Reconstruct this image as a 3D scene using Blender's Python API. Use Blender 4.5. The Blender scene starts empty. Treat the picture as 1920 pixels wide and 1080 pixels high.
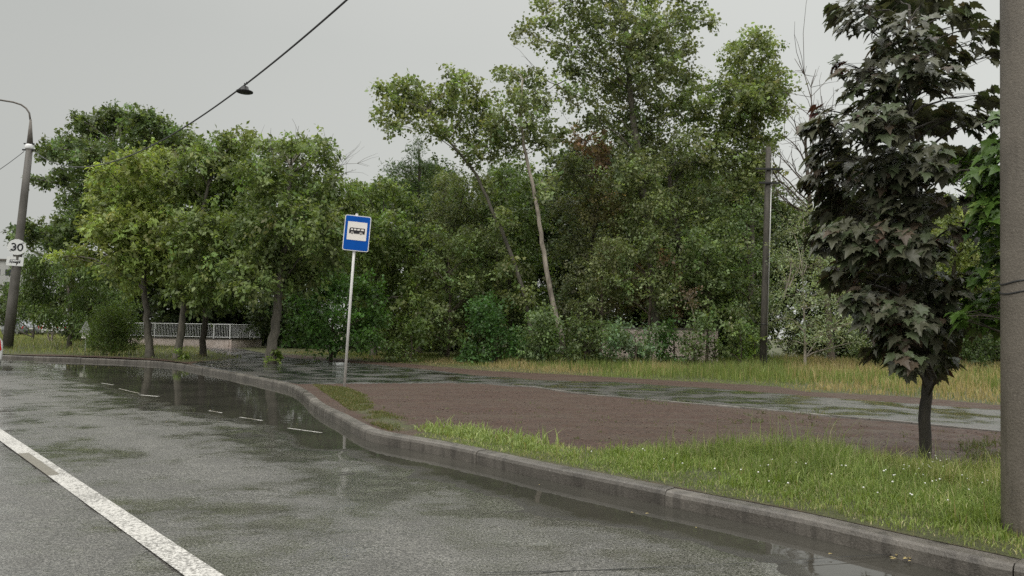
import bpy, bmesh, math, random
import numpy as np
from mathutils import Vector, Matrix

random.seed(7)
SC = bpy.context.scene
COL = SC.collection
R = math.radians

# ------------------------------------------------------------------ camera
F = 1387.0
HCAM = 1.4
PITCH = math.atan(86 / F)
ROLL = 0.0175
_f = np.array([0, math.cos(PITCH), math.sin(PITCH)])
_r0 = np.array([1.0, 0, 0])
_u0 = np.array([0, -math.sin(PITCH), math.cos(PITCH)])
_r = _r0 * math.cos(ROLL) + _u0 * math.sin(ROLL)
_u = -_r0 * math.sin(ROLL) + _u0 * math.cos(ROLL)
CAM = np.array([0, 0, HCAM])

def ray(px, py):
    return _f + _r * (px - 960) / F - _u * (py - 540) / F

def at(px, py, z=0.125):
    d = ray(px, py)
    t = (z - HCAM) / d[2]
    return CAM + d * t

def atd(px, py, D):
    d = ray(px, py)
    return CAM + d * (D / d[1])

def proj(p):
    q = np.asarray(p, float) - CAM
    w = q @ _f
    return 960 + F * (q @ _r) / w, 540 - F * (q @ _u) / w

cam_d = bpy.data.cameras.new("camera")
cam_d.sensor_width = 36
cam_d.lens = 36 * F / 1920
cam_d.clip_end = 3000
cam_d.clip_start = 0.05
cam = bpy.data.objects.new("camera", cam_d)
COL.objects.link(cam)
m = Matrix.Identity(4)
for i in range(3):
    m[i][0] = _r[i]; m[i][1] = _u[i]; m[i][2] = -_f[i]; m[i][3] = CAM[i]
cam.matrix_world = m
SC.camera = cam

# ------------------------------------------------------------------ tagging
def tag(o, label=None, cat=None, group=None, kind=None):
    if label: o['label'] = label
    if cat: o['category'] = cat
    if group: o['group'] = group
    if kind: o['kind'] = kind
    return o

def empty(name, loc, label, cat, group=None, rz=0.0):
    o = bpy.data.objects.new(name, None)
    o.empty_display_size = 0.2
    COL.objects.link(o)
    o.location = tuple(loc)
    o.rotation_euler = (0, 0, rz)
    return tag(o, label, cat, group)

def link_mesh(name, me, mat=None, parent=None):
    o = bpy.data.objects.new(name, me)
    COL.objects.link(o)
    if mat is not None and len(me.materials) == 0: me.materials.append(mat)
    if parent is not None: o.parent = parent
    return o

class MB:
    """collects shapes for one mesh object"""
    def __init__(s): s.v = []; s.f = []
    def add(s, vs, fs):
        b = len(s.v)
        s.v.extend([tuple(map(float, p)) for p in vs])
        s.f.extend([tuple(i + b for i in q) for q in fs])
    def box(s, c, h, rot=None):
        vs = []
        for sx in (-1, 1):
            for sy in (-1, 1):
                for sz in (-1, 1):
                    p = Vector((sx * h[0], sy * h[1], sz * h[2]))
                    if rot is not None: p = rot @ p
                    vs.append((c[0] + p.x, c[1] + p.y, c[2] + p.z))
        s.add(vs, [(0, 1, 3, 2), (4, 6, 7, 5), (0, 4, 5, 1), (2, 3, 7, 6), (0, 2, 6, 4), (1, 5, 7, 3)])
    def tube(s, pts, rad, n=8, cap=True):
        pts = [Vector(tuple(map(float, p))) for p in pts]
        k = len(pts)
        if not hasattr(rad, '__len__'): rad = [rad] * k
        vs = []; fs = []
        prev = None
        for i in range(k):
            t = (pts[min(i + 1, k - 1)] - pts[max(i - 1, 0)])
            if t.length < 1e-9: t = Vector((0, 0, 1))
            t.normalize()
            if prev is None:
                a = t.orthogonal().normalized()
            else:
                a = prev - t * prev.dot(t)
                if a.length < 1e-6: a = t.orthogonal()
                a.normalize()
            prev = a
            b = t.cross(a)
            for j in range(n):
                an = 2 * math.pi * j / n
                q = pts[i] + (a * math.cos(an) + b * math.sin(an)) * rad[i]
                vs.append(tuple(q))
        for i in range(k - 1):
            for j in range(n):
                fs.append((i * n + j, i * n + (j + 1) % n, (i + 1) * n + (j + 1) % n, (i + 1) * n + j))
        if cap:
            fs.append(tuple(range(n - 1, -1, -1)))
            fs.append(tuple(range((k - 1) * n, k * n)))
        s.add(vs, fs)
    def lathe(s, prof, origin=(0, 0, 0), n=16):
        vs = []; fs = []
        for (r, z) in prof:
            for j in range(n):
                an = 2 * math.pi * j / n
                vs.append((origin[0] + r * math.cos(an), origin[1] + r * math.sin(an), origin[2] + z))
        for i in range(len(prof) - 1):
            for j in range(n):
                fs.append((i * n + j, i * n + (j + 1) % n, (i + 1) * n + (j + 1) % n, (i + 1) * n + j))
        fs.append(tuple(range(n - 1, -1, -1)))
        fs.append(tuple(range((len(prof) - 1) * n, len(prof) * n)))
        s.add(vs, fs)
    def prism(s, poly, M, d0, d1):
        """poly in local (x,z); extruded along local y from d0 to d1; M maps to world"""
        n = len(poly)
        vs = [M @ Vector((p[0], d0, p[1])) for p in poly] + [M @ Vector((p[0], d1, p[1])) for p in poly]
        fs = [tuple(range(n)), tuple(range(2 * n - 1, n - 1, -1))]
        for i in range(n):
            j = (i + 1) % n
            fs.append((i, i + n, j + n, j))
        s.add([tuple(v) for v in vs], fs)
    def build(s, name, mat, parent=None, smooth=False, bevel=0):
        me = bpy.data.meshes.new(name)
        me.from_pydata(s.v, [], s.f)
        bm = bmesh.new(); bm.from_mesh(me)
        bmesh.ops.recalc_face_normals(bm, faces=bm.faces[:])
        if bevel:
            es = [e for e in bm.edges if len(e.link_faces) == 2 and e.calc_face_angle(0) > 0.6]
            bmesh.ops.bevel(bm, geom=es, offset=bevel, segments=2, affect='EDGES', profile=0.6)
        if smooth:
            for f_ in bm.faces: f_.smooth = True
        bm.to_mesh(me); bm.free()
        return link_mesh(name, me, mat, parent)

def np_mesh(name, verts, faces_flat, sizes, cols=None, smooth=False):
    me = bpy.data.meshes.new(name)
    nv = len(verts); nl = len(faces_flat); nf = len(sizes)
    me.vertices.add(nv); me.loops.add(nl); me.polygons.add(nf)
    me.vertices.foreach_set('co', np.ascontiguousarray(verts, dtype=np.float32).ravel())
    me.loops.foreach_set('vertex_index', np.ascontiguousarray(faces_flat, dtype=np.int32))
    st = np.concatenate([[0], np.cumsum(sizes)[:-1]]).astype(np.int32)
    me.polygons.foreach_set('loop_start', st)
    me.polygons.foreach_set('loop_total', np.asarray(sizes, dtype=np.int32))
    if smooth:
        me.polygons.foreach_set('use_smooth', np.ones(nf, dtype=bool))
    if cols is not None:
        a = me.attributes.new('col', 'FLOAT_COLOR', 'FACE')
        c = np.ones((nf, 4), dtype=np.float32); c[:, :3] = cols
        a.data.foreach_set('color', c.ravel())
    me.update(calc_edges=True)
    me.validate()
    return me

# ------------------------------------------------------------------ noise in numpy
def vnoise(x, y, seed=0):
    xi = np.floor(x).astype(np.int64); yi = np.floor(y).astype(np.int64)
    xf = x - xi; yf = y - yi
    def h(a, b):
        n = (a * 374761393 + b * 668265263 + seed * 974634777) & 0x7fffffff
        n = ((n ^ (n >> 13)) * 1274126177) & 0x7fffffff
        n = n ^ (n >> 16)
        return (n & 0xffff) / 65535.0
    u = xf * xf * (3 - 2 * xf); v = yf * yf * (3 - 2 * yf)
    return (h(xi, yi) * (1 - u) + h(xi + 1, yi) * u) * (1 - v) + (h(xi, yi + 1) * (1 - u) + h(xi + 1, yi + 1) * u) * v

def fbm(x, y, seed=0, oct=4):
    s = 0; a = 0.5; t = 0
    for o in range(oct):
        s = s + a * vnoise(x * 2 ** o, y * 2 ** o, seed + o * 17); t += a; a *= 0.5
    return s / t

def sstep(a, b, x):
    t = np.clip((x - a) / (b - a), 0, 1)
    return t * t * (3 - 2 * t)

def in_poly(P, poly):
    x = P[:, 0]; y = P[:, 1]
    c = np.zeros(len(P), bool)
    n = len(poly)
    for i in range(n):
        x1, y1 = poly[i][:2]; x2, y2 = poly[(i + 1) % n][:2]
        if y1 == y2: continue
        k = ((y1 > y) != (y2 > y)) & (x < (x2 - x1) * (y - y1) / (y2 - y1) + x1)
        c ^= k
    return c

def dist_line(P, line, closed=False):
    d = np.full(len(P), 1e9)
    n = len(line)
    for i in range(n if closed else n - 1):
        a = np.array(line[i][:2]); b = np.array(line[(i + 1) % n][:2])
        ab = b - a
        t = np.clip(((P[:, :2] - a) @ ab) / max(ab @ ab, 1e-9), 0, 1)
        q = P[:, :2] - (a + t[:, None] * ab)
        d = np.minimum(d, np.hypot(q[:, 0], q[:, 1]))
    return d

def sdist(P, poly):
    d = dist_line(P, poly, True)
    return np.where(in_poly(P, poly), d, -d)

def pxpoly(pts, z=0.125):
    return [at(a, b, z) for a, b in pts]

def smooth_line(pts, step):
    """Catmull-Rom through 2-D points, resampled at about step"""
    P = [np.array(p[:2], float) for p in pts]
    P = [2 * P[0] - P[1]] + P + [2 * P[-1] - P[-2]]
    out = []
    for i in range(1, len(P) - 2):
        p0, p1, p2, p3 = P[i - 1], P[i], P[i + 1], P[i + 2]
        # centripetal-ish: chord scaled tangents
        L = np.linalg.norm(p2 - p1)
        t1 = (p2 - p0) / max(np.linalg.norm(p2 - p0), 1e-6) * L
        t2 = (p3 - p1) / max(np.linalg.norm(p3 - p1), 1e-6) * L
        n = max(2, int(L / step))
        for k in range(n):
            t = k / n
            out.append((2*t**3-3*t**2+1)*p1 + (t**3-2*t**2+t)*t1 + (-2*t**3+3*t**2)*p2 + (t**3-t**2)*t2)
    out.append(P[-2])
    return np.array(out)

# ------------------------------------------------------------------ materials
def new_mat(name):
    mt = bpy.data.materials.new(name); mt.use_nodes = True
    nt = mt.node_tree
    for n in list(nt.nodes): nt.nodes.remove(n)
    out = nt.nodes.new('ShaderNodeOutputMaterial')
    bs = nt.nodes.new('ShaderNodeBsdfPrincipled')
    nt.links.new(bs.outputs[0], out.inputs[0])
    return mt, nt, bs, out

def N(nt, typ, **kw):
    n = nt.nodes.new(typ)
    for k, v in kw.items():
        if k in n.inputs: n.inputs[k].default_value = v
        else: setattr(n, k, v)
    return n

def noise(nt, scale, detail=4, rough=0.55, vec=None, dist=0):
    n = N(nt, 'ShaderNodeTexNoise')
    n.inputs['Scale'].default_value = scale
    n.inputs['Detail'].default_value = detail
    n.inputs['Roughness'].default_value = rough
    n.inputs['Distortion'].default_value = dist
    if vec is not None: nt.links.new(vec, n.inputs['Vector'])
    return n

def ramp(nt, src, stops):
    r = N(nt, 'ShaderNodeValToRGB')
    e = r.color_ramp.elements
    while len(e) < len(stops): e.new(0.5)
    for i, (p, c) in enumerate(stops):
        e[i].position = p
        e[i].color = (c, c, c, 1) if not hasattr(c, '__len__') else (*c, 1)
    nt.links.new(src, r.inputs[0])
    return r

def mixc(nt, fac, a, b, blend='MIX'):
    mx = N(nt, 'ShaderNodeMix', data_type='RGBA', blend_type=blend)
    for sock, val in ((mx.inputs[0], fac), (mx.inputs[6], a), (mx.inputs[7], b)):
        if isinstance(val, (int, float)): sock.default_value = val
        elif isinstance(val, (tuple, list)): sock.default_value = (*val, 1)
        else: nt.links.new(val, sock)
    return mx.outputs[2]

def mth(nt, op, a, b=None, clamp=False):
    n = N(nt, 'ShaderNodeMath', operation=op, use_clamp=clamp)
    for i, val in enumerate((a, b)):
        if val is None: continue
        if isinstance(val, (int, float)): n.inputs[i].default_value = val
        else: nt.links.new(val, n.inputs[i])
    return n.outputs[0]

def coords(nt):
    g = N(nt, 'ShaderNodeNewGeometry')
    return g.outputs['Position']

def bump(nt, h, strength, dist, bs, prev=None):
    b = N(nt, 'ShaderNodeBump')
    b.inputs['Strength'].default_value = strength
    b.inputs['Distance'].default_value = dist
    nt.links.new(h, b.inputs['Height'])
    if prev is not None: nt.links.new(prev.outputs[0], b.inputs['Normal'])
    if bs is not None: nt.links.new(b.outputs[0], bs.inputs['Normal'])
    return b

def simple_mat(name, col, rough=0.5, metal=0.0, var=0.15, scale=8, bmp=0.0, bscale=60):
    mt, nt, bs, out = new_mat(name)
    tc = N(nt, 'ShaderNodeTexCoord').outputs['Object']
    n = noise(nt, scale, 5, 0.6, tc)
    dark = tuple(c * (1 - var) for c in col); lite = tuple(min(1, c * (1 + var)) for c in col)
    r = ramp(nt, n.outputs[0], [(0.3, dark), (0.7, lite)])
    nt.links.new(r.outputs[0], bs.inputs['Base Color'])
    bs.inputs['Roughness'].default_value = rough
    bs.inputs['Metallic'].default_value = metal
    if bmp:
        n2 = noise(nt, bscale, 4, 0.6, tc)
        bump(nt, n2.outputs[0], bmp, 0.01, bs)
    return mt

def leaf_mat(name, rough=0.42, trans=0.3, spec=0.45):
    mt, nt, bs, out = new_mat(name)
    a = N(nt, 'ShaderNodeAttribute', attribute_name='col')
    oi = N(nt, 'ShaderNodeObjectInfo')
    hsv = N(nt, 'ShaderNodeHueSaturation')
    nt.links.new(a.outputs['Color'], hsv.inputs['Color'])
    nt.links.new(mth(nt, 'ADD', mth(nt, 'MULTIPLY', oi.outputs['Random'], 0.3), 0.85), hsv.inputs['Value'])
    nt.links.new(hsv.outputs[0], bs.inputs['Base Color'])
    bs.inputs['Roughness'].default_value = rough
    bs.inputs['Specular IOR Level'].default_value = spec
    tr = N(nt, 'ShaderNodeBsdfTranslucent')
    tc = mixc(nt, 1.0, hsv.outputs[0], (1.25, 1.3, 0.6), 'MULTIPLY')
    nt.links.new(tc, tr.inputs['Color'])
    ms = N(nt, 'ShaderNodeMixShader'); ms.inputs[0].default_value = trans
    nt.links.new(bs.outputs[0], ms.inputs[1]); nt.links.new(tr.outputs[0], ms.inputs[2])
    nt.links.new(ms.outputs[0], out.inputs[0])
    return mt

M_LEAF = leaf_mat('leaf', 0.45, 0.38, 0.4)
M_MAPLE = leaf_mat('maple_leaf', 0.42, 0.16, 0.35)
M_GRASS = leaf_mat('grass_blade', 0.5, 0.3, 0.3)

def bark_mat(name, a, b, sc=9):
    mt, nt, bs, out = new_mat(name)
    p = coords(nt)
    mp = N(nt, 'ShaderNodeMapping'); mp.inputs['Scale'].default_value = (1, 1, 0.25)
    nt.links.new(p, mp.inputs[0])
    n = noise(nt, sc, 6, 0.65, mp.outputs[0])
    n2 = noise(nt, 1.6, 3, 0.5, p)
    f = mth(nt, 'ADD', mth(nt, 'MULTIPLY', n.outputs[0], 0.7), mth(nt, 'MULTIPLY', n2.outputs[0], 0.3))
    r = ramp(nt, f, [(0.38, a), (0.62, b)])
    nt.links.new(r.outputs[0], bs.inputs['Base Color'])
    bs.inputs['Roughness'].default_value = 0.75
    bump(nt, n.outputs[0], 0.8, 0.03, bs)
    return mt

M_BARK = bark_mat('bark_brown', (0.03, 0.025, 0.018), (0.085, 0.07, 0.052))
M_BARK_DK = bark_mat('bark_dark', (0.018, 0.016, 0.012), (0.055, 0.047, 0.036), 14)
M_BARK_GREY = bark_mat('bark_grey', (0.06, 0.055, 0.042), (0.15, 0.135, 0.105))
M_BARK_PALE = bark_mat('bark_pale', (0.12, 0.10, 0.08), (0.40, 0.35, 0.29), 5)
M_TWIG = bark_mat('twig_brown', (0.05, 0.035, 0.025), (0.11, 0.085, 0.065))

rd = ray(-292, 604); ROADDIR = np.array([rd[0], rd[1], 0]); ROADDIR /= np.linalg.norm(ROADDIR)
ROADN = np.array([ROADDIR[1], -ROADDIR[0], 0])        # to the right of travel
TRACK = float(at(455, 790, 0.0) @ ROADN)             # wheel track in the near lane
# road ------------------------------------------------------------
def road_mat():
    mt, nt, bs, out = new_mat('wet_asphalt')
    p = coords(nt)
    big = noise(nt, 0.35, 4, 0.6, p)
    med = noise(nt, 2.2, 5, 0.6, p)
    fine = noise(nt, 70, 3, 0.7, p)
    vo = N(nt, 'ShaderNodeTexVoronoi'); vo.inputs['Scale'].default_value = 55
    nt.links.new(p, vo.inputs['Vector'])
    c = ramp(nt, fine.outputs[0], [(0.30, (0.012, 0.012, 0.010)), (0.48, (0.095, 0.092, 0.083)), (0.68, (0.30, 0.29, 0.262))])
    c2 = mixc(nt, ramp(nt, med.outputs[0], [(0.35, 0.0), (0.7, 0.45)]).outputs[0], c.outputs[0], (0.055, 0.053, 0.048))
    nt.links.new(c2, bs.inputs['Base Color'])
    mpx = N(nt, 'ShaderNodeMapping'); mpx.inputs['Scale'].default_value = (0.6, 1.0, 1.0)
    nt.links.new(p, mpx.inputs[0])
    det = noise(nt, 9, 5, 0.75, mpx.outputs[0])
    wet = mth(nt, 'ADD', mth(nt, 'ADD', mth(nt, 'MULTIPLY', big.outputs[0], 0.36), mth(nt, 'MULTIPLY', med.outputs[0], 0.40)), mth(nt, 'MULTIPLY', det.outputs[0], 0.24))
    sz = N(nt, 'ShaderNodeSeparateXYZ'); nt.links.new(p, sz.inputs[0])
    hz = N(nt, 'ShaderNodeMapRange'); nt.links.new(sz.outputs['Z'], hz.inputs['Value'])
    hz.inputs['From Min'].default_value = -0.0095; hz.inputs['From Max'].default_value = 0.012
    hz.inputs['To Min'].default_value = -0.15; hz.inputs['To Max'].default_value = 0.07
    wet = mth(nt, 'ADD', wet, hz.outputs[0])
    vd = N(nt, 'ShaderNodeVectorMath', operation='DOT_PRODUCT'); nt.links.new(p, vd.inputs[0]); vd.inputs[1].default_value = tuple(ROADN)
    v = mth(nt, 'ADD', vd.outputs['Value'], mth(nt, 'MULTIPLY', mth(nt, 'SUBTRACT', big.outputs[0], 0.5), 0.8))
    tr = None
    for vc, wd in ((TRACK, 0.34), (TRACK - 1.75, 0.38), (TRACK - 5.2, 0.9)):
        e = mth(nt, 'SUBTRACT', 1.0, mth(nt, 'DIVIDE', mth(nt, 'ABSOLUTE', mth(nt, 'SUBTRACT', v, vc)), wd), True)
        tr = e if tr is None else mth(nt, 'MAXIMUM', tr, e)
    wet = mth(nt, 'ADD', wet, mth(nt, 'MULTIPLY', tr, 0.05))
    rr = ramp(nt, wet, [(0.42, 0.10), (0.465, 0.25), (0.535, 0.45)])
    nt.links.new(rr.outputs[0], bs.inputs['Roughness'])
    bs.inputs['IOR'].default_value = 1.5
    bs.inputs['Coat IOR'].default_value = 1.36
    cw = ramp(nt, wet, [(0.43, 1.0), (0.50, 0.75), (0.58, 0.35)])
    nt.links.new(cw.outputs[0], bs.inputs['Coat Weight'])
    nt.links.new(ramp(nt, wet, [(0.43, 0.05), (0.50, 0.12), (0.56, 0.24)]).outputs[0], bs.inputs['Coat Roughness'])
    rip = noise(nt, 5.5, 5, 0.72, p)
    rb = bump(nt, rip.outputs[0], 0.5, 0.02, None)
    nt.links.new(ramp(nt, wet, [(0.42, 0.10), (0.47, 0.42), (0.54, 0.75)]).outputs[0], rb.inputs['Strength'])
    rb2 = bump(nt, fine.outputs[0], 0.25, 0.008, None, rb)
    nt.links.new(ramp(nt, wet, [(0.43, 0.0), (0.50, 0.3), (0.56, 0.7)]).outputs[0], rb2.inputs['Strength'])
    nt.links.new(rb2.outputs[0], bs.inputs['Coat Normal'])
    st = ramp(nt, wet, [(0.42, 0.12), (0.465, 0.55), (0.535, 1.0)])
    h = mth(nt, 'ADD', mth(nt, 'MULTIPLY', vo.outputs['Distance'], 0.6), mth(nt, 'MULTIPLY', fine.outputs[0], 0.7))
    b = bump(nt, h, 0.6, 0.016, bs)
    nt.links.new(mth(nt, 'MULTIPLY', st.outputs[0], mth(nt, 'SUBTRACT', 1.0, mth(nt, 'MULTIPLY', tr, 0.5))), b.inputs['Strength'])
    return mt
M_ROAD = road_mat()

def path_mat():
    mt, nt, bs, out = new_mat('wet_path_asphalt')
    p = coords(nt)
    med = noise(nt, 1.1, 5, 0.6, p)
    fine = noise(nt, 45, 3, 0.7, p)
    c = ramp(nt, fine.outputs[0], [(0.3, (0.025, 0.025, 0.026)), (0.7, (0.085, 0.086, 0.088))])
    c2 = mixc(nt, ramp(nt, med.outputs[0], [(0.45, 0.0), (0.62, 0.5)]).outputs[0], c.outputs[0], (0.075, 0.06, 0.05))
    nt.links.new(c2, bs.inputs['Base Color'])
    rr = ramp(nt, med.outputs[0], [(0.40, 0.06), (0.47, 0.22), (0.58, 0.42)])
    nt.links.new(rr.outputs[0], bs.inputs['Roughness'])
    bs.inputs['Coat IOR'].default_value = 1.4
    nt.links.new(ramp(nt, med.outputs[0], [(0.40, 1.0), (0.60, 0.95)]).outputs[0], bs.inputs['Coat Weight'])
    nt.links.new(ramp(nt, med.outputs[0], [(0.40, 0.05), (0.56, 0.36)]).outputs[0], bs.inputs['Coat Roughness'])
    rip = noise(nt, 2.6, 5, 0.7, p)
    rb = bump(nt, rip.outputs[0], 0.8, 0.05, None)
    nt.links.new(ramp(nt, med.outputs[0], [(0.40, 0.25), (0.52, 1.0)]).outputs[0], rb.inputs['Strength'])
    nt.links.new(rb.outputs[0], bs.inputs['Coat Normal'])
    st = ramp(nt, med.outputs[0], [(0.42, 0.05), (0.6, 0.7)])
    b = bump(nt, fine.outputs[0], 0.5, 0.02, bs)
    nt.links.new(st.outputs[0], b.inputs['Strength'])
    return mt
M_PATH = path_mat()

def water_mat():
    mt, nt, bs, out = new_mat('puddle_water')
    p = coords(nt)
    n = noise(nt, 0.8, 3, 0.5, p)
    r = ramp(nt, n.outputs[0], [(0.3, (0.034, 0.033, 0.027)), (0.7, (0.058, 0.054, 0.045))])
    nt.links.new(r.outputs[0], bs.inputs['Base Color'])
    bs.inputs['IOR'].default_value = 1.33
    bs.inputs['Specular IOR Level'].default_value = 0.5
    dp = N(nt, 'ShaderNodeAttribute', attribute_name='depth')
    nd = noise(nt, 6, 5, 0.75, p)
    deff = mth(nt, 'ADD', dp.outputs['Fac'], mth(nt, 'MULTIPLY', mth(nt, 'SUBTRACT', nd.outputs[0], 0.5), 0.016))
    mr = N(nt, 'ShaderNodeMapRange'); nt.links.new(deff, mr.inputs['Value'])
    mr.inputs['From Min'].default_value = -0.001; mr.inputs['From Max'].default_value = 0.010
    shal = mth(nt, 'SUBTRACT', 1.0, mr.outputs[0], True)
    nt.links.new(mth(nt, 'ADD', mth(nt, 'MULTIPLY', shal, 0.2), 0.035), bs.inputs['Roughness'])
    fine = noise(nt, 70, 3, 0.7, p)
    n2 = noise(nt, 5, 2, 0.5, p)
    b1 = bump(nt, n2.outputs[0], 0.035, 0.03, None)
    b2 = bump(nt, fine.outputs[0], 0.5, 0.012, bs, b1)
    nt.links.new(mth(nt, 'MULTIPLY', shal, 0.8), b2.inputs['Strength'])
    cmx = mixc(nt, shal, r.outputs[0], (0.05, 0.048, 0.042))
    nt.links.new(cmx, bs.inputs['Base Color'])
    return mt
M_WATER = water_mat()

def concrete_mat(name, lo, hi, wetdark=0.5, rough=0.5):
    mt, nt, bs, out = new_mat(name)
    p = coords(nt)
    n = noise(nt, 2.0, 6, 0.65, p)
    n2 = noise(nt, 60, 4, 0.7, p)
    mp = N(nt, 'ShaderNodeMapping'); mp.inputs['Scale'].default_value = (1, 1, 0.12)
    nt.links.new(p, mp.inputs[0])
    n3 = noise(nt, 7, 4, 0.6, mp.outputs[0])
    c = ramp(nt, n.outputs[0], [(0.35, lo), (0.66, hi)])
    c2 = mixc(nt, 0.35, c.outputs[0], ramp(nt, n2.outputs[0], [(0.3, tuple(x * 0.5 for x in lo)), (0.7, hi)]).outputs[0])
    c3 = mixc(nt, ramp(nt, n3.outputs[0], [(0.5, 0.0), (0.62, wetdark)]).outputs[0], c2, tuple(x * 0.5 for x in lo))
    gi = N(nt, 'ShaderNodeNewGeometry')
    hv = N(nt, 'ShaderNodeHueSaturation'); nt.links.new(c3, hv.inputs['Color'])
    nt.links.new(mth(nt, 'ADD', mth(nt, 'MULTIPLY', gi.outputs['Random Per Island'], 0.35), 0.83), hv.inputs['Value'])
    vs_ = N(nt, 'ShaderNodeTexVoronoi'); vs_.inputs['Scale'].default_value = 38; nt.links.new(p, vs_.inputs['Vector'])
    spk = ramp(nt, vs_.outputs['Distance'], [(0.10, 0.55), (0.22, 0.0)])
    c4 = mixc(nt, mth(nt, 'MULTIPLY', spk.outputs[0], ramp(nt, n2.outputs[0], [(0.5, 0.0), (0.6, 1.0)]).outputs[0]), hv.outputs[0], tuple(min(1, x * 1.9) for x in hi))
    nt.links.new(c4, bs.inputs['Base Color'])
    nt.links.new(ramp(nt, n.outputs[0], [(0.3, rough * 0.6), (0.7, rough)]).outputs[0], bs.inputs['Roughness'])
    bump(nt, n2.outputs[0], 0.55, 0.012, bs)
    return mt
M_KERB = concrete_mat('kerb_concrete', (0.060, 0.053, 0.045), (0.165, 0.150, 0.130), 0.5, 0.5)
M_POLE = concrete_mat('pole_concrete', (0.098, 0.084, 0.066), (0.165, 0.144, 0.117), 0.5, 0.7)
M_POST = concrete_mat('lamp_post_concrete', (0.085, 0.078, 0.068), (0.14, 0.13, 0.115), 0.3, 0.7)
M_WALLC = concrete_mat('pink_white_wall', (0.55, 0.44, 0.38), (0.85, 0.74, 0.68), 0.2, 0.8)

def land_mat():
    mt, nt, bs, out = new_mat('soil_and_turf')
    p = coords(nt)
    a = N(nt, 'ShaderNodeAttribute', attribute_name='turf')
    n = noise(nt, 3.0, 6, 0.65, p)
    n2 = noise(nt, 28, 5, 0.7, p)
    mpr = N(nt, 'ShaderNodeMapping'); mpr.inputs['Rotation'].default_value = (0, 0, R(38)); mpr.inputs['Scale'].default_value = (0.35, 1.6, 1)
    nt.links.new(p, mpr.inputs[0])
    n0 = noise(nt, 1.1, 5, 0.6, mpr.outputs[0])
    soil = ramp(nt, n2.outputs[0], [(0.30, (0.022, 0.012, 0.008)), (0.50, (0.056, 0.031, 0.021)), (0.72, (0.128, 0.079, 0.056))])
    soil2 = mixc(nt, ramp(nt, n0.outputs[0], [(0.45, 0.0), (0.65, 0.55)]).outputs[0], soil.outputs[0], (0.080, 0.060, 0.040))
    turf = ramp(nt, n2.outputs[0], [(0.3, (0.028, 0.032, 0.012)), (0.7, (0.10, 0.105, 0.04))])
    edge = mth(nt, 'ADD', a.outputs['Fac'], mth(nt, 'MULTIPLY', mth(nt, 'SUBTRACT', n.outputs[0], 0.5), 0.9))
    f = ramp(nt, edge, [(0.4, 0.0), (0.62, 1.0)])
    nt.links.new(mixc(nt, f.outputs[0], soil2, turf.outputs[0]), bs.inputs['Base Color'])
    nt.links.new(ramp(nt, n.outputs[0], [(0.38, 0.42), (0.6, 0.85)]).outputs[0], bs.inputs['Roughness'])
    bs.inputs['Specular IOR Level'].default_value = 0.35
    h = mth(nt, 'ADD', n2.outputs[0], mth(nt, 'MULTIPLY', n.outputs[0], 1.5))
    bump(nt, h, 0.8, 0.04, bs)
    return mt
M_LAND = land_mat()

def paint_mat():
    mt, nt, bs, out = new_mat('worn_road_paint')
    p = coords(nt)
    n = noise(nt, 48, 3, 0.75, p)
    n2 = noise(nt, 1.3, 4, 0.6, p)
    a = N(nt, 'ShaderNodeAttribute', attribute_name='worn')
    w = mth(nt, 'ADD', mth(nt, 'MULTIPLY', n.outputs[0], 0.75), mth(nt, 'MULTIPLY', n2.outputs[0], 0.3))
    mask = ramp(nt, w, [(0.48, 0.0), (0.60, 1.0)])
    white = mixc(nt, n2.outputs[0], (0.50, 0.485, 0.45), (0.68, 0.66, 0.62))
    c1 = mixc(nt, mth(nt, 'MULTIPLY', mask.outputs[0], 0.8), white, (0.10, 0.095, 0.085))
    wn = mth(nt, 'ADD', a.outputs['Fac'], mth(nt, 'MULTIPLY', mth(nt, 'SUBTRACT', n2.outputs[0], 0.5), 0.5))
    c2 = mixc(nt, ramp(nt, wn, [(0.45, 0.0), (0.55, 0.95)]).outputs[0], c1, (0.17, 0.155, 0.125))
    nt.links.new(c2, bs.inputs['Base Color'])
    bs.inputs['Roughness'].default_value = 0.38
    bump(nt, n.outputs[0], 0.5, 0.01, bs)
    return mt
M_PAINT = paint_mat()

M_WHITE = simple_mat('white_paint', (0.80, 0.80, 0.79), 0.35, 0, 0.04)
M_SIGNWHITE = simple_mat('sign_white', (0.82, 0.79, 0.74), 0.35, 0, 0.05, 5)
M_BLUE = simple_mat('sign_blue', (0.002, 0.082, 0.40), 0.55, 0, 0.12, 3)
M_BLUE.node_tree.nodes['Principled BSDF'].inputs['Specular IOR Level'].default_value = 0.12
M_BLACK = simple_mat('sign_black', (0.012, 0.012, 0.016), 0.4, 0, 0.1)
M_GREYSTRIPE = simple_mat('sign_grey', (0.40, 0.40, 0.40), 0.4, 0, 0.1)
M_GALV = simple_mat('galvanised', (0.45, 0.45, 0.44), 0.45, 0.6, 0.15)
M_STEEL = simple_mat('weathered_steel', (0.13, 0.115, 0.10), 0.6, 0.1, 0.25, 6)
M_PIPE = simple_mat('painted_pipe', (0.66, 0.65, 0.63), 0.4, 0.0, 0.12, 14)
M_DARK = simple_mat('dark_metal', (0.03, 0.03, 0.03), 0.5, 0.3, 0.2)
M_CABLE = simple_mat('cable_rubber', (0.035, 0.035, 0.036), 0.5, 0, 0.1)
M_TYRE = simple_mat('tyre_rubber', (0.02, 0.02, 0.02), 0.8, 0, 0.2)
M_RIM = simple_mat('rim_alloy', (0.45, 0.45, 0.46), 0.3, 0.9, 0.05)
M_CARWHITE = simple_mat('car_white', (0.72, 0.72, 0.71), 0.15, 0, 0.02)
M_CARGREY = simple_mat('car_grey', (0.22, 0.23, 0.24), 0.2, 0.3, 0.02)
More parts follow.
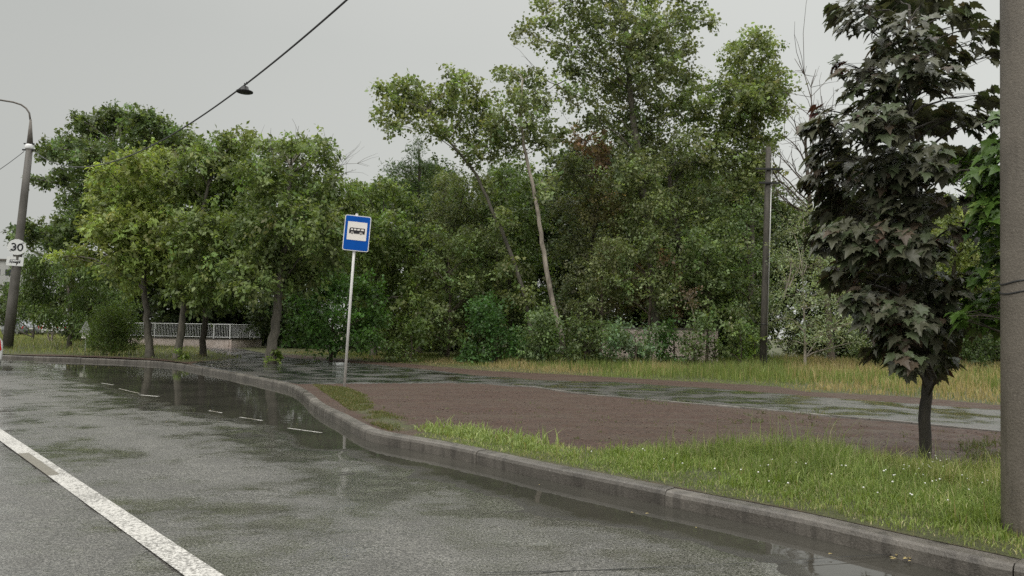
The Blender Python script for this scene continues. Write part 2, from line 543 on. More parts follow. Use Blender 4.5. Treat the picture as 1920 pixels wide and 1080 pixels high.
M_GLASS = simple_mat('dark_glass', (0.02, 0.025, 0.03), 0.05, 0, 0.1)
M_RED = simple_mat('lamp_red', (0.45, 0.012, 0.015), 0.15, 0, 0.1)
M_WOOD = bark_mat('pole_wood', (0.032, 0.028, 0.022), (0.08, 0.072, 0.060), 14)
M_BUILD = simple_mat('panel_wall', (0.36, 0.36, 0.35), 0.8, 0, 0.08, 2)
M_CERAMIC = simple_mat('white_insulator', (0.8, 0.8, 0.8), 0.2, 0, 0.05)
M_PETAL = simple_mat('white_petal', (0.75, 0.75, 0.70), 0.6, 0, 0.05)
M_STAIN = simple_mat('rust_band', (0.125, 0.085, 0.075), 0.8, 0, 0.3, 20)

# ------------------------------------------------------------------ world + sun
def make_world():
    w = bpy.data.worlds.new("World"); SC.world = w
    w.use_nodes = True
    nt = w.node_tree
    for n in list(nt.nodes): nt.nodes.remove(n)
    out = N(nt, 'ShaderNodeOutputWorld'); bg = N(nt, 'ShaderNodeBackground')
    nt.links.new(bg.outputs[0], out.inputs[0])
    bg.inputs['Strength'].default_value = 0.1
    sky = N(nt, 'ShaderNodeTexSky'); sky.sky_type = 'NISHITA'
    sky.sun_disc = False
    sky.sun_elevation = SUN_EL; sky.sun_rotation = SUN_ROT
    sky.dust_density = 4.0
    hs = N(nt, 'ShaderNodeHueSaturation'); hs.inputs['Saturation'].default_value = 0.12
    nt.links.new(sky.outputs[0], hs.inputs['Color'])
    tc = N(nt, 'ShaderNodeTexCoord').outputs['Generated']
    sx = N(nt, 'ShaderNodeSeparateXYZ'); nt.links.new(tc, sx.inputs[0])
    # overcast deck: even near the horizon, brighter towards the zenith
    zen = ramp(nt, sx.outputs['Z'], [(0.0, (6.45, 6.58, 6.2)), (0.36, (6.2, 6.36, 6.1)), (0.47, (6.6, 6.7, 6.45)), (0.72, (19.0, 19.0, 18.5)), (1.0, (27.0, 27.0, 26.3))])
    nz = noise(nt, 1.5, 3, 0.5, tc)
    side = mth(nt, 'ADD', mth(nt, 'MULTIPLY', sx.outputs['X'], 0.27), 1.0)
    side2 = mth(nt, 'MULTIPLY', side, mth(nt, 'ADD', mth(nt, 'MULTIPLY', nz.outputs[0], 0.16), 0.92))
    cl = mixc(nt, 1.0, zen.outputs[0], side2, 'MULTIPLY')
    c = mixc(nt, 0.88, hs.outputs[0], cl)
    nt.links.new(c, bg.inputs['Color'])

SUN_EL = R(52); SUN_AZ = R(215)   # azimuth measured clockwise from +Y: behind the camera, to the left
SUN_ROT = SUN_AZ
make_world()
sd = bpy.data.lights.new('sun', 'SUN'); sd.energy = 1.5; sd.angle = R(40); sd.color = (1.0, 0.96, 0.88)
so = bpy.data.objects.new('sun', sd); COL.objects.link(so)
dvec = Vector((math.sin(SUN_AZ) * math.cos(SUN_EL), math.cos(SUN_AZ) * math.cos(SUN_EL), math.sin(SUN_EL)))
so.rotation_euler = dvec.to_track_quat('Z', 'Y').to_euler()
so.location = (0, 0, 40)

SC.view_settings.view_transform = 'Standard'
SC.view_settings.look = 'None'
SC.view_settings.exposure = 0.0
SC.view_settings.gamma = 1.0
SC.cycles.max_bounces = 6
SC.cycles.diffuse_bounces = 3
SC.cycles.glossy_bounces = 3
SC.cycles.transmission_bounces = 3
SC.cycles.transparent_max_bounces = 4
SC.cycles.use_denoising = False
SC.cycles.denoiser = 'OPENIMAGEDENOISE'

# ------------------------------------------------------------------ ground shapes

kpx = [(1900, 1097), (1711, 1052), (1500, 1000), (1389, 976), (1236, 944), (1111, 917), (1000, 893), (900, 869),
       (819, 851), (727, 834), (690, 825), (664, 813), (634, 795), (606, 780), (588, 768), (560, 742), (533, 729),
       (444, 709), (378, 696), (311, 685), (230, 680), (133, 676), (40, 673)]
kb = [at(a, b, 0.0)[:2] for a, b in kpx]
ext0 = [kb[0] - (kb[3] - kb[0]) / np.linalg.norm(kb[3] - kb[0]) * s for s in (30, 12, 4, 1.2)]
dl = kb[-1] - kb[-3]; dl /= np.linalg.norm(dl)
dB = 0.6 * dl + 0.4 * ROADDIR[:2]; dB /= np.linalg.norm(dB)
e1 = kb[-1] + dB * 3; e2 = e1 + ROADDIR[:2] * 8; e3 = e2 + ROADDIR[:2] * 40; e4 = e3 + ROADDIR[:2] * 220
KERB = smooth_line(ext0 + kb + [e1, e2, e3, e4], 0.12)
def resample(L, step, maxlen=None):
    s = np.concatenate([[0], np.cumsum(np.linalg.norm(np.diff(L, axis=0), axis=1))])
    q = np.arange(0, s[-1], step)
    return np.stack([np.interp(q, s, L[:, 0]), np.interp(q, s, L[:, 1])], 1)
KERB = resample(KERB, 0.1)
tan = np.gradient(KERB, axis=0); tan /= np.linalg.norm(tan, axis=1)[:, None]
KN = np.stack([tan[:, 1], -tan[:, 0]], 1)           # to the right of running direction = land side
KW = 0.15; KH = 0.122

def land_z(x, y):
    x = np.asarray(x, float); y = np.asarray(y, float)
    d = np.hypot(x, y)
    return 0.122 + 0.0035 * np.clip(d - 24, 0, 120) + 0.05 * (fbm(x * 0.35, y * 0.35, 3, 3) - 0.5) * sstep(6, 20, d)

def zat(p): return float(land_z(p[0], p[1]))

# kerb: blocks with fine joints and a rounded nose
def make_kerb():
    mb = MB()
    keep = np.hypot(KERB[:, 0], KERB[:, 1]) < 90
    idx = np.where(keep)[0]
    prof = [(0.0, -0.12), (0.0, KH - 0.042), (0.012, KH - 0.014), (0.038, KH - 0.002), (KW, KH + 0.002), (KW, -0.12)]
    L = 8
    i = idx[0]
    rng = random.Random(3)
    while i < idx[-1] - 2:
        p0 = KERB[i]
        d = math.hypot(p0[0] + 6.0, p0[1] - 14.5)
        L = 4 if (d < 2.2) else (8 if p0[1] > 15 else 25)
        j = min(i + L, idx[-1])
        jo = rng.uniform(-0.006, 0.006); jz = rng.uniform(-0.006, 0.006)
        vs = []; fs = []
        n = len(prof)
        for k in range(i, j + 1):
            p = KERB[k].copy()
            if k == i: p = p + tan[k] * 0.004
            if k == j: p = p - tan[k] * 0.004
            for (w, z) in prof:
                q = p + KN[k] * (w + jo)
                vs.append((q[0], q[1], z + jz))
        m_ = j - i
        for a in range(m_):
            for b in range(n - 1):
                fs.append((a * n + b, (a + 1) * n + b, (a + 1) * n + b + 1, a * n + b + 1))
        fs.append(tuple(range(n))); fs.append(tuple(range((m_ + 1) * n - 1, m_ * n - 1, -1)))
        mb.add(vs, fs)
        i = j
    o = mb.build('kerb', M_KERB)
    tag(o, 'weathered grey concrete kerb bending round the flooded lay-by', None, None, 'structure')
make_kerb()

# water polygon: flooded lay-by + gutter
WP = pxpoly([(60, 678), (140, 679), (311, 686), (444, 710), (533, 731), (588, 770), (640, 800), (690, 826), (610, 826), (560, 806), (470, 790),
             (400, 776), (330, 763), (265, 742), (190, 716), (120, 694)], 0.0)
# road grid
def make_road():
    xs = np.concatenate([np.linspace(-420, -52, 40), np.arange(-50, -16, 0.3), np.arange(-16, 9.0, 0.085), np.linspace(9.2, 60, 30)])
    ys = np.concatenate([np.linspace(-120, -2, 30), np.arange(-1, 2.4, 0.3), np.arange(2.5, 26, 0.085), np.arange(26, 46, 0.3), np.linspace(47, 420, 45)])
    X, Y = np.meshgrid(xs, ys)
    P = np.stack([X.ravel(), Y.ravel()], 1)
    x, y = P[:, 0], P[:, 1]
    z = 0.016 * (fbm(x * 0.55, y * 0.55, 11, 3) - 0.5) + 0.026 * (fbm(x * 1.7, y * 2.2, 21, 3) - 0.5) + 0.008 * (fbm(x * 7, y * 7, 31, 2) - 0.5)
    near = (np.hypot(x, y) < 60)
    s = np.full(len(P), -9.0)
    s[near] = sdist(P[near], WP)
    z = z - 0.034 * sstep(-0.7, 0.7, s)
    dk = np.full(len(P), 9.0)
    dk[near] = dist_line(P[near], KERB[::6])
    z = z - 0.026 * (1 - sstep(0.35, 1.1, dk))
    # ruts along the lane keep a little water
    v = (P[:, 0] * ROADN[0] + P[:, 1] * ROADN[1])
    z = z - 0.004 * np.exp(-((v - 1.9) / 0.35) ** 2)
    lane = sstep(0.25, 1.6, -s) * sstep(0.9, 2.0, dk)
    z = z * (1 - 0.15 * lane) + 0.0055 * lane
    V = np.stack([x, y, z], 1)
    nx, ny = len(xs), len(ys)
    I = np.arange(nx * ny).reshape(ny, nx)
    q = np.stack([I[:-1, :-1], I[:-1, 1:], I[1:, 1:], I[1:, :-1]], -1).reshape(-1, 4)
    # drop the road where the land stands
    c = (V[q[:, 0]] + V[q[:, 2]]) / 2
    me = np_mesh('road', V, q.ravel(), np.full(len(q), 4), None, True)
    o = link_mesh('road', me, M_ROAD)
    tag(o, 'wet dark asphalt road', None, None, 'structure')
    dep = WZ - z
    kq = (dep[q] > -0.006).any(1) & (dep[q] < 0.2).all(1) & (np.abs(P[q[:, 0], 0] + 15) < 45) & (np.abs(P[q[:, 0], 1] - 22) < 28)
    qq = q[kq]
    u, inv = np.unique(qq.ravel(), return_inverse=True)
    me = np_mesh('puddle_water', np.stack([x[u], y[u], np.full(len(u), WZ)], 1), inv, np.full(len(qq), 4), None, True)
    a = me.attributes.new('depth', 'FLOAT', 'POINT'); a.data.foreach_set('value', dep[u].astype(np.float32))
    o = link_mesh('puddle_water', me, M_WATER); tag(o, 'rain water standing in the lay-by and gutter', None, None, 'structure')
WZ = -0.0095
make_road()

# base ground to the horizon (below the road sheet)
mb = MB()
mb.add([(-2500, -2500, -0.5), (2500, -2500, -0.5), (2500, 2500, -0.5), (-2500, 2500, -0.5)], [(0, 1, 2, 3)])
o = mb.build('ground', M_LAND); tag(o, 'far ground', None, None, 'structure')

# region polygons
VG = pxpoly([(770, 816), (800, 808), (900, 815), (1000, 833), (1200, 848), (1500, 864), (1700, 876), (1900, 890), (2300, 940),
             (2300, 1150), (1960, 1060), (1860, 1040), (1700, 1003), (1500, 958), (1300, 920), (1100, 882), (900, 843), (800, 826)])
SG = pxpoly([(585, 720), (650, 726), (700, 745), (700, 765), (760, 785), (800, 800), (790, 815), (720, 806), (690, 792), (650, 765), (612, 738)])
MG = pxpoly([(470, 654), (560, 668), (660, 676), (775, 684), (889, 694), (1060, 702), (1289, 715), (1460, 724), (1500, 733), (1700, 742), (1882, 760), (2400, 815),
             (2700, 740), (2300, 700), (1882, 682), (1400, 676), (960, 668), (660, 664), (470, 646)])
LF = pxpoly([(-260, 668), (0, 664), (133, 667), (300, 674), (345, 680), (455, 673), (380, 658), (385, 648), (240, 632), (0, 622), (-260, 618)])
PATH = pxpoly([(350, 686), (440, 697), (520, 711), (560, 718), (640, 717), (740, 716), (900, 718), (998, 726), (1069, 736), (1256, 752), (1490, 773), (1711, 794),
               (1882, 810), (2100, 833), (2600, 890), (2900, 860), (2600, 832), (2100, 787), (1882, 768), (1622, 749), (1404, 731),
               (1175, 716), (1022, 711), (889, 702), (775, 690), (660, 681), (560, 673), (493, 664), (440, 654), (392, 648), (340, 642), (300, 646), (380, 658), (456, 673), (372, 679)])

def make_land():
    i0 = 0
    K = KERB + KN * (KW - 0.004)
    d = np.hypot(K[:, 0], K[:, 1])
    # adaptive resampling along the kerb
    sel = []
    i = 0
    while i < len(K):
        sel.append(i)
        i += int(np.clip(d[i] / 9, 1, 60))
    K = K[sel]; n = len(K)
    # far line: an arc well behind the wood
    s = np.concatenate([[0], np.cumsum(np.linalg.norm(np.diff(K, axis=0), axis=1))])
    w = np.cumsum(1.0 / (4 + np.hypot(K[:, 0], K[:, 1]))); w = (w - w[0]) / (w[-1] - w[0])
    a0 = math.atan2(*(K[0][::-1])); 
    ang0 = R(-20); ang1 = math.atan2(K[-1][1], K[-1][0]) - 0.01
    th = ang0 + (ang1 - ang0) * w
    FARR = 330
    Fp = np.stack([FARR * np.cos(th), FARR * np.sin(th)], 1)
    rows = 260
    t = np.linspace(0, 1, rows) ** 3.2
    V = []
    P = K[None] * (1 - t[:, None, None]) + Fp[None] * t[:, None, None]
    P = P.reshape(-1, 2)
    x, y = P[:, 0], P[:, 1]
    z = land_z(x, y)
    dk = np.repeat(t, n)
    near = np.hypot(x, y) < 70
    dist = np.full(len(P), 5.0)
    dist[near] = dist_line(P[near], KERB[::8])
    z = z - 0.0 + 0.07 * sstep(0.3, 1.6, dist) * (1 - sstep(3, 9, dist)) * 0 + 0.03 * (fbm(x * 1.7, y * 1.7, 5, 4) - 0.5) * sstep(0.15, 0.6, dist) * (np.hypot(x, y) < 40)
    sp = np.full(len(P), -9.0); sp[near] = sdist(P[near], PATH)
    z = z - 0.03 * sstep(-0.15, 0.1, sp)
    turf = np.full(len(P), 0.15)
    for poly, wgt, k in ((VG, 0.9, 0.25), (SG, 0.68, 0.4), (MG, 0.9, 0.6), (LF, 1.0, 0.8)):
        sd_ = np.full(len(P), -9.0); sd_[near] = sdist(P[near], poly)
        turf = np.maximum(turf, wgt * sstep(-k, k, sd_))
    turf = np.where(np.hypot(x, y) > 38, 0.9, turf)
    V = np.stack([x, y, z], 1)
    I = np.arange(rows * n).reshape(rows, n)
    q = np.stack([I[:-1, :-1], I[1:, :-1], I[1:, 1:], I[:-1, 1:]], -1).reshape(-1, 4)
    me = np_mesh('verge_ground', V, q.ravel(), np.full(len(q), 4), None, True)
    a = me.attributes.new('turf', 'FLOAT', 'POINT')
    a.data.foreach_set('value', turf.astype(np.float32))
    me.flip_normals()
    o = link_mesh('verge_ground', me, M_LAND)
    tag(o, 'bare brown soil and turf of the verge', None, None, 'structure')
make_land()

def tri_grid_poly(name, poly, zf, mat, step, label):
    P = np.array([p[:2] for p in poly])
    lo = P.min(0); hi = P.max(0)
    xs = np.arange(lo[0], hi[0] + step, step); ys = np.arange(lo[1], hi[1] + step, step)
    X, Y = np.meshgrid(xs, ys)
    pts = np.stack([X.ravel(), Y.ravel()], 1)
    # wobble the edge a little
    nx, ny = len(xs), len(ys)
    s = sdist(pts, P) + 0.25 * (fbm(pts[:, 0] * 1.3, pts[:, 1] * 1.3, 8, 3) - 0.5)
    kk = KERB[::2]; kn = KN[::2]
    ksd = np.full(len(pts), 9.0)
    for a0 in range(0, len(pts), 4000):
        q_ = pts[a0:a0 + 4000]
        d2 = ((q_[:, None] - kk[None]) ** 2).sum(-1); j_ = d2.argmin(1)
        ksd[a0:a0 + 4000] = ((q_ - kk[j_]) * kn[j_]).sum(1)
    s = np.minimum(s, np.where(ksd < 3, (ksd - 0.30) * 1.0, s))
    z = zf(pts[:, 0], pts[:, 1]) + np.where(s < 0, 0.3 * s, 0) - 0.006
    z = np.where(ksd < 0.16 + 0.02, -0.2, z)
    I = np.arange(nx * ny).reshape(ny, nx)
    q = np.stack([I[:-1, :-1], I[:-1, 1:], I[1:, 1:], I[1:, :-1]], -1).reshape(-1, 4)
    keep = (s[q] > -0.45).all(1)
    q = q[keep]
    u, inv = np.unique(q.ravel(), return_inverse=True)
    V = np.stack([pts[u, 0], pts[u, 1], z[u]], 1)
    me = np_mesh(name, V, inv, np.full(len(q), 4), None, True)
    o = link_mesh(name, me, mat)
    tag(o, label, None, None, 'structure')
tri_grid_poly('path', PATH, lambda x, y: land_z(x, y) + 0.012 * (fbm(x * 0.8, y * 0.8, 4, 3) - 0.5), M_PATH, 0.12, 'wet dark asphalt footpath along the wood')

edge = smooth_line([at(a, b) for a, b in ((960, 722.5), (998, 726), (1069, 736), (1256, 752), (1490, 773), (1711, 794), (1882, 810), (2100, 833), (2500, 878))], 0.5)
mb = MB()
for i in range(len(edge) - 1):
    a, b = edge[i], edge[i + 1]
    L = np.linalg.norm(b - a)
    if L < 0.05: continue
    c = (a + b) / 2
    mb.box((c[0], c[1], float(land_z(c[0], c[1])) - 0.045 + random.uniform(-0.006, 0.006)), (L / 2 - 0.003, 0.032, 0.062), Matrix.Rotation(math.atan2(b[1] - a[1], b[0] - a[0]), 3, 'Z'))
o = mb.build('path_edging', concrete_mat('edging_concrete', (0.10, 0.092, 0.08), (0.26, 0.24, 0.215), 0.3, 0.6), None, False, 0.006); tag(o, 'thin concrete edging along the near side of the footpath', None, None, 'structure')
# ------------------------------------------------------------------ road markings
def ribbon(name, a, b, width, z, mat, seg=0.15, label=None, worn=None):
    a = np.array(a[:2]); b = np.array(b[:2])
    L = np.linalg.norm(b - a); d = (b - a) / L; nn = np.array([d[1], -d[0]])
    k = max(2, int(L / seg)); W = 7
    V = []; wv = []
    for i in range(k + 1):
        for j in range(W):
            p = a + d * L * i / k + nn * width * (j / (W - 1) - 0.5)
            V.append((p[0], p[1], z))
            wv.append(worn(i / k, j / (W - 1)) if worn else 0.0)
    I = np.arange((k + 1) * W).reshape(k + 1, W)
    q = np.stack([I[:-1, :-1], I[:-1, 1:], I[1:, 1:], I[1:, :-1]], -1).reshape(-1, 4)
    V = np.array(V)
    x, y = V[:, 0], V[:, 1]
    me = np_mesh(name, V, q.ravel(), np.full(len(q), 4), None, True)
    at_ = me.attributes.new('worn', 'FLOAT', 'POINT'); at_.data.foreach_set('value', np.array(wv, dtype=np.float32))
    o = link_mesh(name, me, mat)
    tag(o, label, None, None, 'structure')
    return o

# the solid line: centre through (375,1080) and (0,820) roughly
c0 = at(352, 1062, 0.0)
l0 = at(14, 826, 0.0)
ld = (l0 - c0); ld /= np.linalg.norm(ld)
pA = c0 - ld * 8; pB = c0 + ld * 70
tw0 = np.dot(at(62, 850, 0) - pA, ld) / 78; tw1 = np.dot(at(125, 893, 0) - pA, ld) / 78
lo_, hi_ = min(tw0, tw1), max(tw0, tw1)
def worn(t, w):
    if lo_ <= t <= hi_ and w < 0.62: return 1.0
    return 0.0
ribbon('lane_line', pA, pB, 0.17, 0.014, M_PAINT, 0.12, 'long solid white lane line, worn through in one patch', worn)
for (a, b) in (((190, 717.5), (213, 721)), ((224, 728), (262, 737)), ((262, 739.5), (297, 742.5)), ((392, 769), (416, 773)),
               ((450, 781), (492, 787.5)), ((540, 801.5), (603, 810))):
    ribbon('lane_dash', at(*a, 0.0), at(*b, 0.0), 0.042 if a[0] != 262 else 0.075, -0.0085, M_PAINT, 0.1, 'short worn white dash at the mouth of the lay-by', (lambda t, w: 0.15) if a[0] == 262 else (lambda t, w: 0.30 + 0.4 * (((t * 7.3 + a[0]) % 1.0))))

# dark seam across the asphalt at the bottom of the view
seam = [at(900, 1078, 0), at(1100, 1073, 0), at(1300, 1064, 0), at(1480, 1054, 0), at(1640, 1044, 0), at(1760, 1038, 0), at(1980, 1034, 0)]
sl = smooth_line(seam, 0.1)
V = []; fs = []
rg = random.Random(5)
for i, p in enumerate(sl):
    w = 0.003 + 0.004 * rg.random()
    V += [(p[0], p[1] - w, 0.012), (p[0], p[1] + w, 0.012)]
mb = MB(); mb.add(V, [(2 * i, 2 * i + 2, 2 * i + 3, 2 * i + 1) for i in range(len(sl) - 1)])
o = mb.build('road_seam', M_DARK); tag(o, 'dark joint in the asphalt', None, None, 'structure')

# ------------------------------------------------------------------ grass
def sample_poly(poly, n, rng):
    P = np.array([p[:2] for p in poly]); lo = P.min(0); hi = P.max(0)
    out = []
    tot = 0
    while tot < n:
        q = rng.uniform(lo, hi, (n * 2, 2))
        q = q[in_poly(q, P)]
        out.append(q); tot += len(q)
    return np.concatenate(out)[:n]

def blades(name, pts, h, w, cols, rng, lean=0.5, label='', z0=None, segs=2, keep=None):
    n = len(pts)
    if z0 is None: z0 = land_z(pts[:, 0], pts[:, 1]) - 0.01
    th = rng.uniform(0, 2 * np.pi, n)
    side = np.stack([np.cos(th), np.sin(th), np.zeros(n)], 1)
    ph = rng.uniform(0, 2 * np.pi, n)
    ln = np.abs(rng.normal(0, lean, n))
    dv = np.stack([np.cos(ph) * ln, np.sin(ph) * ln, np.zeros(n)], 1)
    base = np.stack([pts[:, 0], pts[:, 1], z0], 1)
    up = np.array([0, 0, 1.0])
    hh = h[:, None]; ww = w[:, None]
    p1 = base + up * hh * 0.55 + dv * hh * 0.28
    p2 = base + up * hh * (1.0 - 0.25 * np.clip(ln, 0, 1.6)[:, None]) + dv * hh * 0.95
    V = np.stack([base - side * ww * .5, base + side * ww * .5, p1 + side * ww * .4, p1 - side * ww * .4, p2], 1).reshape(-1, 3)
    I = np.arange(n)[:, None] * 5
    q = (I + np.array([0, 1, 2, 3, 3, 2, 4])).ravel()
    sizes = np.tile([4, 3], n)
    me = np_mesh(name, V, q, sizes, np.repeat(cols, 2, axis=0), False)
    o = link_mesh(name, me, M_GRASS)
    tag(o, label, 'grass', None, 'stuff')
    return o

def grass_cols(n, a, b, dry, pdry, rng):
    t = rng.random((n, 1))
    c = np.array(a) * (1 - t) + np.array(b) * t
    k = rng.random(n) < pdry
    c[k] = np.array(dry) * rng.uniform(0.7, 1.2, (k.sum(), 1))
    return c

rng = np.random.default_rng(5)
# verge grass
n = 95000
p = sample_poly(VG, n, rng)
s = sdist(p, np.array([q[:2] for q in VG]))
dkk = dist_line(p, KERB[::8])
den = fbm(p[:, 0] * 1.1, p[:, 1] * 1.1, 41, 4)
tall = sstep(0.15, 1.7, dkk - 0.5)
keep = rng.random(n) < np.clip(sstep(-0.02, 0.2, s) * (0.35 + 0.65 * sstep(0.40, 0.50, den + 0.12 * tall)) * np.maximum(sstep(0.36, 0.9, dkk + 0.35 * (den - 0.5)), 0.5 * (dkk > 0.165)), 0, 1)
p = p[keep]; tall = tall[keep]; den = den[keep]
n = len(p)
pxv = np.array([proj((a_, b_, 0.12))[0] for a_, b_ in p])
h = (0.045 + 0.20 * tall * (1 - 0.4 * sstep(1520, 1720, pxv)) * (0.5 + den)) * rng.uniform(0.4, 1.35, n) * (0.65 + 0.7 * fbm(p[:, 0] * 2.6, p[:, 1] * 2.6, 87, 3))
t_ = rng.random(n) < 0.05 * tall
h[t_] *= 1.8
w = rng.uniform(0.004, 0.009, n)
c = grass_cols(n, (0.13, 0.175, 0.045), (0.32, 0.36, 0.12), (0.48, 0.42, 0.24), 0.16, rng)
patch = sstep(0.42, 0.6, fbm(p[:, 0] * 0.7, p[:, 1] * 0.7, 77, 3))[:, None]
c = c * (0.7 + 0.6 * fbm(p[:, 0] * 3.1, p[:, 1] * 3.1, 88, 2))[:, None]
c = c * (1 - 0.35 * patch) + c * np.array([0.55, 0.85, 0.6]) * 0.35 * patch
blades('verge_grass', p, h, w, c, rng, 0.55, 'fresh green grass with seed heads between the kerb and the bare soil')
# broad-bladed tufts at the left end of the verge strip + weeds
def tufts(name, centres, nper, hr, wr, ca, cb, spread, label, lean=0.8):
    P = []; H = []; Cc = []
    for (x, y, sc_) in centres:
        k = int(nper * sc_)
        q = rng.normal(0, spread * sc_, (k, 2)) + (x, y)
        P.append(q); H.append(rng.uniform(hr[0], hr[1], k) * sc_)
    P = np.concatenate(P); H = np.concatenate(H)
    dk_ = dist_line(P, KERB[::8]); kk = dk_ > 0.45; P = P[kk]; H = H[kk] * (0.45 + 0.55 * sstep(0.45, 1.0, dk_[kk]))
    return blades(name, P, H, rng.uniform(wr[0], wr[1], len(P)), grass_cols(len(P), ca, cb, (0.3, 0.26, 0.12), 0.04, rng), rng, lean, label)
cs = []
for k in range(60):
    px = random.uniform(790, 1010); py = 805 + (px - 790) * 0.12 + random.uniform(-4, 14)
    q = at(px, py); cs.append((q[0], q[1], random.uniform(0.6, 1.1)))
tufts('weed_grass', cs, 34, (0.10, 0.24), (0.010, 0.02), (0.17, 0.24, 0.07), (0.38, 0.44, 0.17), 0.10, 'broad pale green grass tufts at the tip of the verge strip')
cs = []
for k in range(90):
    px = random.uniform(1050, 1900); py = 860 + (px - 1050) * 0.16 + random.uniform(-25, 30)
    q = at(px, py)
    cs.append((q[0], q[1], random.uniform(0.5, 0.95)))
tufts('coarse_grass', cs, 40, (0.10, 0.26), (0.006, 0.013), (0.13, 0.20, 0.04), (0.28, 0.35, 0.09), 0.10, 'coarse darker green grass clumps in the verge')
# sparse weeds on the soil
cs = []
for k in range(26):
    px = random.uniform(1380, 1560); py = random.uniform(768, 800)
    q = at(px, py); cs.append((q[0], q[1], random.uniform(0.3, 0.6)))
for k in range(30):
    px = random.uniform(1180, 1300); py = random.uniform(748, 760)
    q = at(px, py); cs.append((q[0], q[1], random.uniform(0.2, 0.4)))
for k in range(28):
    px = random.uniform(1810, 1890); py = random.uniform(828, 862)
    q = at(px, py); cs.append((q[0], q[1], random.uniform(0.4, 0.8)))
for k in range(170):
    px = random.uniform(700, 1880); py = 765 + (px - 700) * 0.055 + random.gauss(0, 24)
    q = at(px, py); cs.append((q[0], q[1], random.uniform(0.15, 0.35)))
tufts('soil_weeds', cs, 26, (0.08, 0.2), (0.006, 0.014), (0.10, 0.12, 0.05), (0.18, 0.19, 0.09), 0.10, 'thin weeds scattered over the bare soil', 1.1)
# short mossy turf behind the kerb corner
n = 16000
p = sample_poly(SG, n, rng)
den = fbm(p[:, 0] * 1.6, p[:, 1] * 1.6, 51, 4)
p = p[(den > 0.40 + 0.15 * rng.random(n))]
dk_ = dist_line(p, KERB[::8]); p = p[dk_ > 0.2]
blades('short_turf', p, rng.uniform(0.02, 0.07, len(p)), rng.uniform(0.006, 0.012, len(p)),
       grass_cols(len(p), (0.09, 0.115, 0.03), (0.16, 0.17, 0.06), (0.25, 0.20, 0.10), 0.2, rng), rng, 0.8, 'short thin turf around the bus stop post')
# meadow in front of the wood
n = 120000
p = sample_poly(MG, n, rng)
keep = np.hypot(p[:, 0], p[:, 1]) < 42
p = p[keep]
s = sdist(p, np.array([q[:2] for q in MG]))
pathd = dist_line(p, np.array([q[:2] for q in PATH]), True)
p = p[(s > -0.1)]; s = s[(s > -0.1)]
pxs = np.array([proj((a, b, 0.2))[0] for a, b in p])
n = len(p)
front = np.exp(-np.clip(s, 0, 9) / 0.9)
dryp = sstep(0.46, 0.68, fbm(p[:, 0] * 0.35, p[:, 1] * 0.35, 61, 3) + 0.22 * front - 0.06
             + 0.22 * sstep(1480, 1560, pxs) + 0.05 * (1 - sstep(1000, 1150, pxs)) - 0.16 * ((pxs > 1130) & (pxs < 1470)))
hscale = 0.45 + 0.55 * sstep(800, 1250, pxs)
clp = fbm(p[:, 0] * 0.9, p[:, 1] * 0.9, 91, 3)
h = (0.10 + 0.38 * sstep(0.1, 2.6, s + 1.2 * (clp - 0.5))) * rng.uniform(0.35, 1.15, n) * hscale * (0.3 + 1.3 * clp)
c = grass_cols(n, (0.11, 0.155, 0.04), (0.24, 0.29, 0.085), (0.36, 0.31, 0.15), 0.10, rng) * (0.75 + 0.5 * fbm(p[:, 0] * 0.6, p[:, 1] * 0.6, 93, 3))[:, None]
dcol = np.array([0.42, 0.34, 0.17]) * rng.uniform(0.6, 1.15, (n, 1))
k = (rng.random(n) < dryp * 0.85)
c[k] = dcol[k]
blades('meadow_grass', p, h, rng.uniform(0.010, 0.022, n), c, rng, 0.3, 'tall green and straw yellow grass along the edge of the wood')
# left field
n = 60000
p = sample_poly(LF, n, rng)
dkk = dist_line(p, KERB[::10]); p = p[dkk > 0.22]; n = len(p)
far = np.hypot(p[:, 0], p[:, 1])
pxs = np.array([proj((a, b, 0.2))[0] for a, b in p])
h = (0.10 + 0.22 * sstep(0.3, 2.5, dist_line(p, KERB[::10]))) * rng.uniform(0.5, 1.2, n) * np.where(pxs > 270, 0.6, 1.0)
c = grass_cols(n, (0.12, 0.15, 0.045), (0.24, 0.27, 0.09), (0.36, 0.30, 0.15), 0.12, rng)
blades('field_grass', p, h, rng.uniform(0.012, 0.024, n), c, rng, 0.4, 'grass beside the road under the left hand trees')
# deep floor of the wood: a rough cover of weeds
# white clover flowers
def flowers():
    Vs = []; Fs = []
    mb = MB()
    spots = []
    for k in range(30):
        px = random.gauss(1740, 40); py = random.gauss(905, 16); spots.append((px, py))
    for k in range(40):
        px = random.uniform(1080, 1870); py = 855 + (px - 1080) * 0.13 + random.uniform(-20, 50); spots.append((px, py))
    for (px, py) in spots:
        q = at(px, py)
        if dist_line(np.array([q[:2]]), KERB[::8])[0] < 0.5: continue
        z = zat(q) + random.uniform(0.10, 0.17); r = random.uniform(0.005, 0.009)
        mb.lathe([(r * 0.4, -r * 0.8), (r, -r * 0.2), (r * 0.9, r * 0.4), (r * 0.3, r * 0.8)], (q[0] + 0.01, q[1], z), 6)
    o = mb.build('clover_flowers', M_PETAL); tag(o, 'tiny white clover heads dotted in the verge grass', 'wildflowers', None, 'stuff')
flowers()
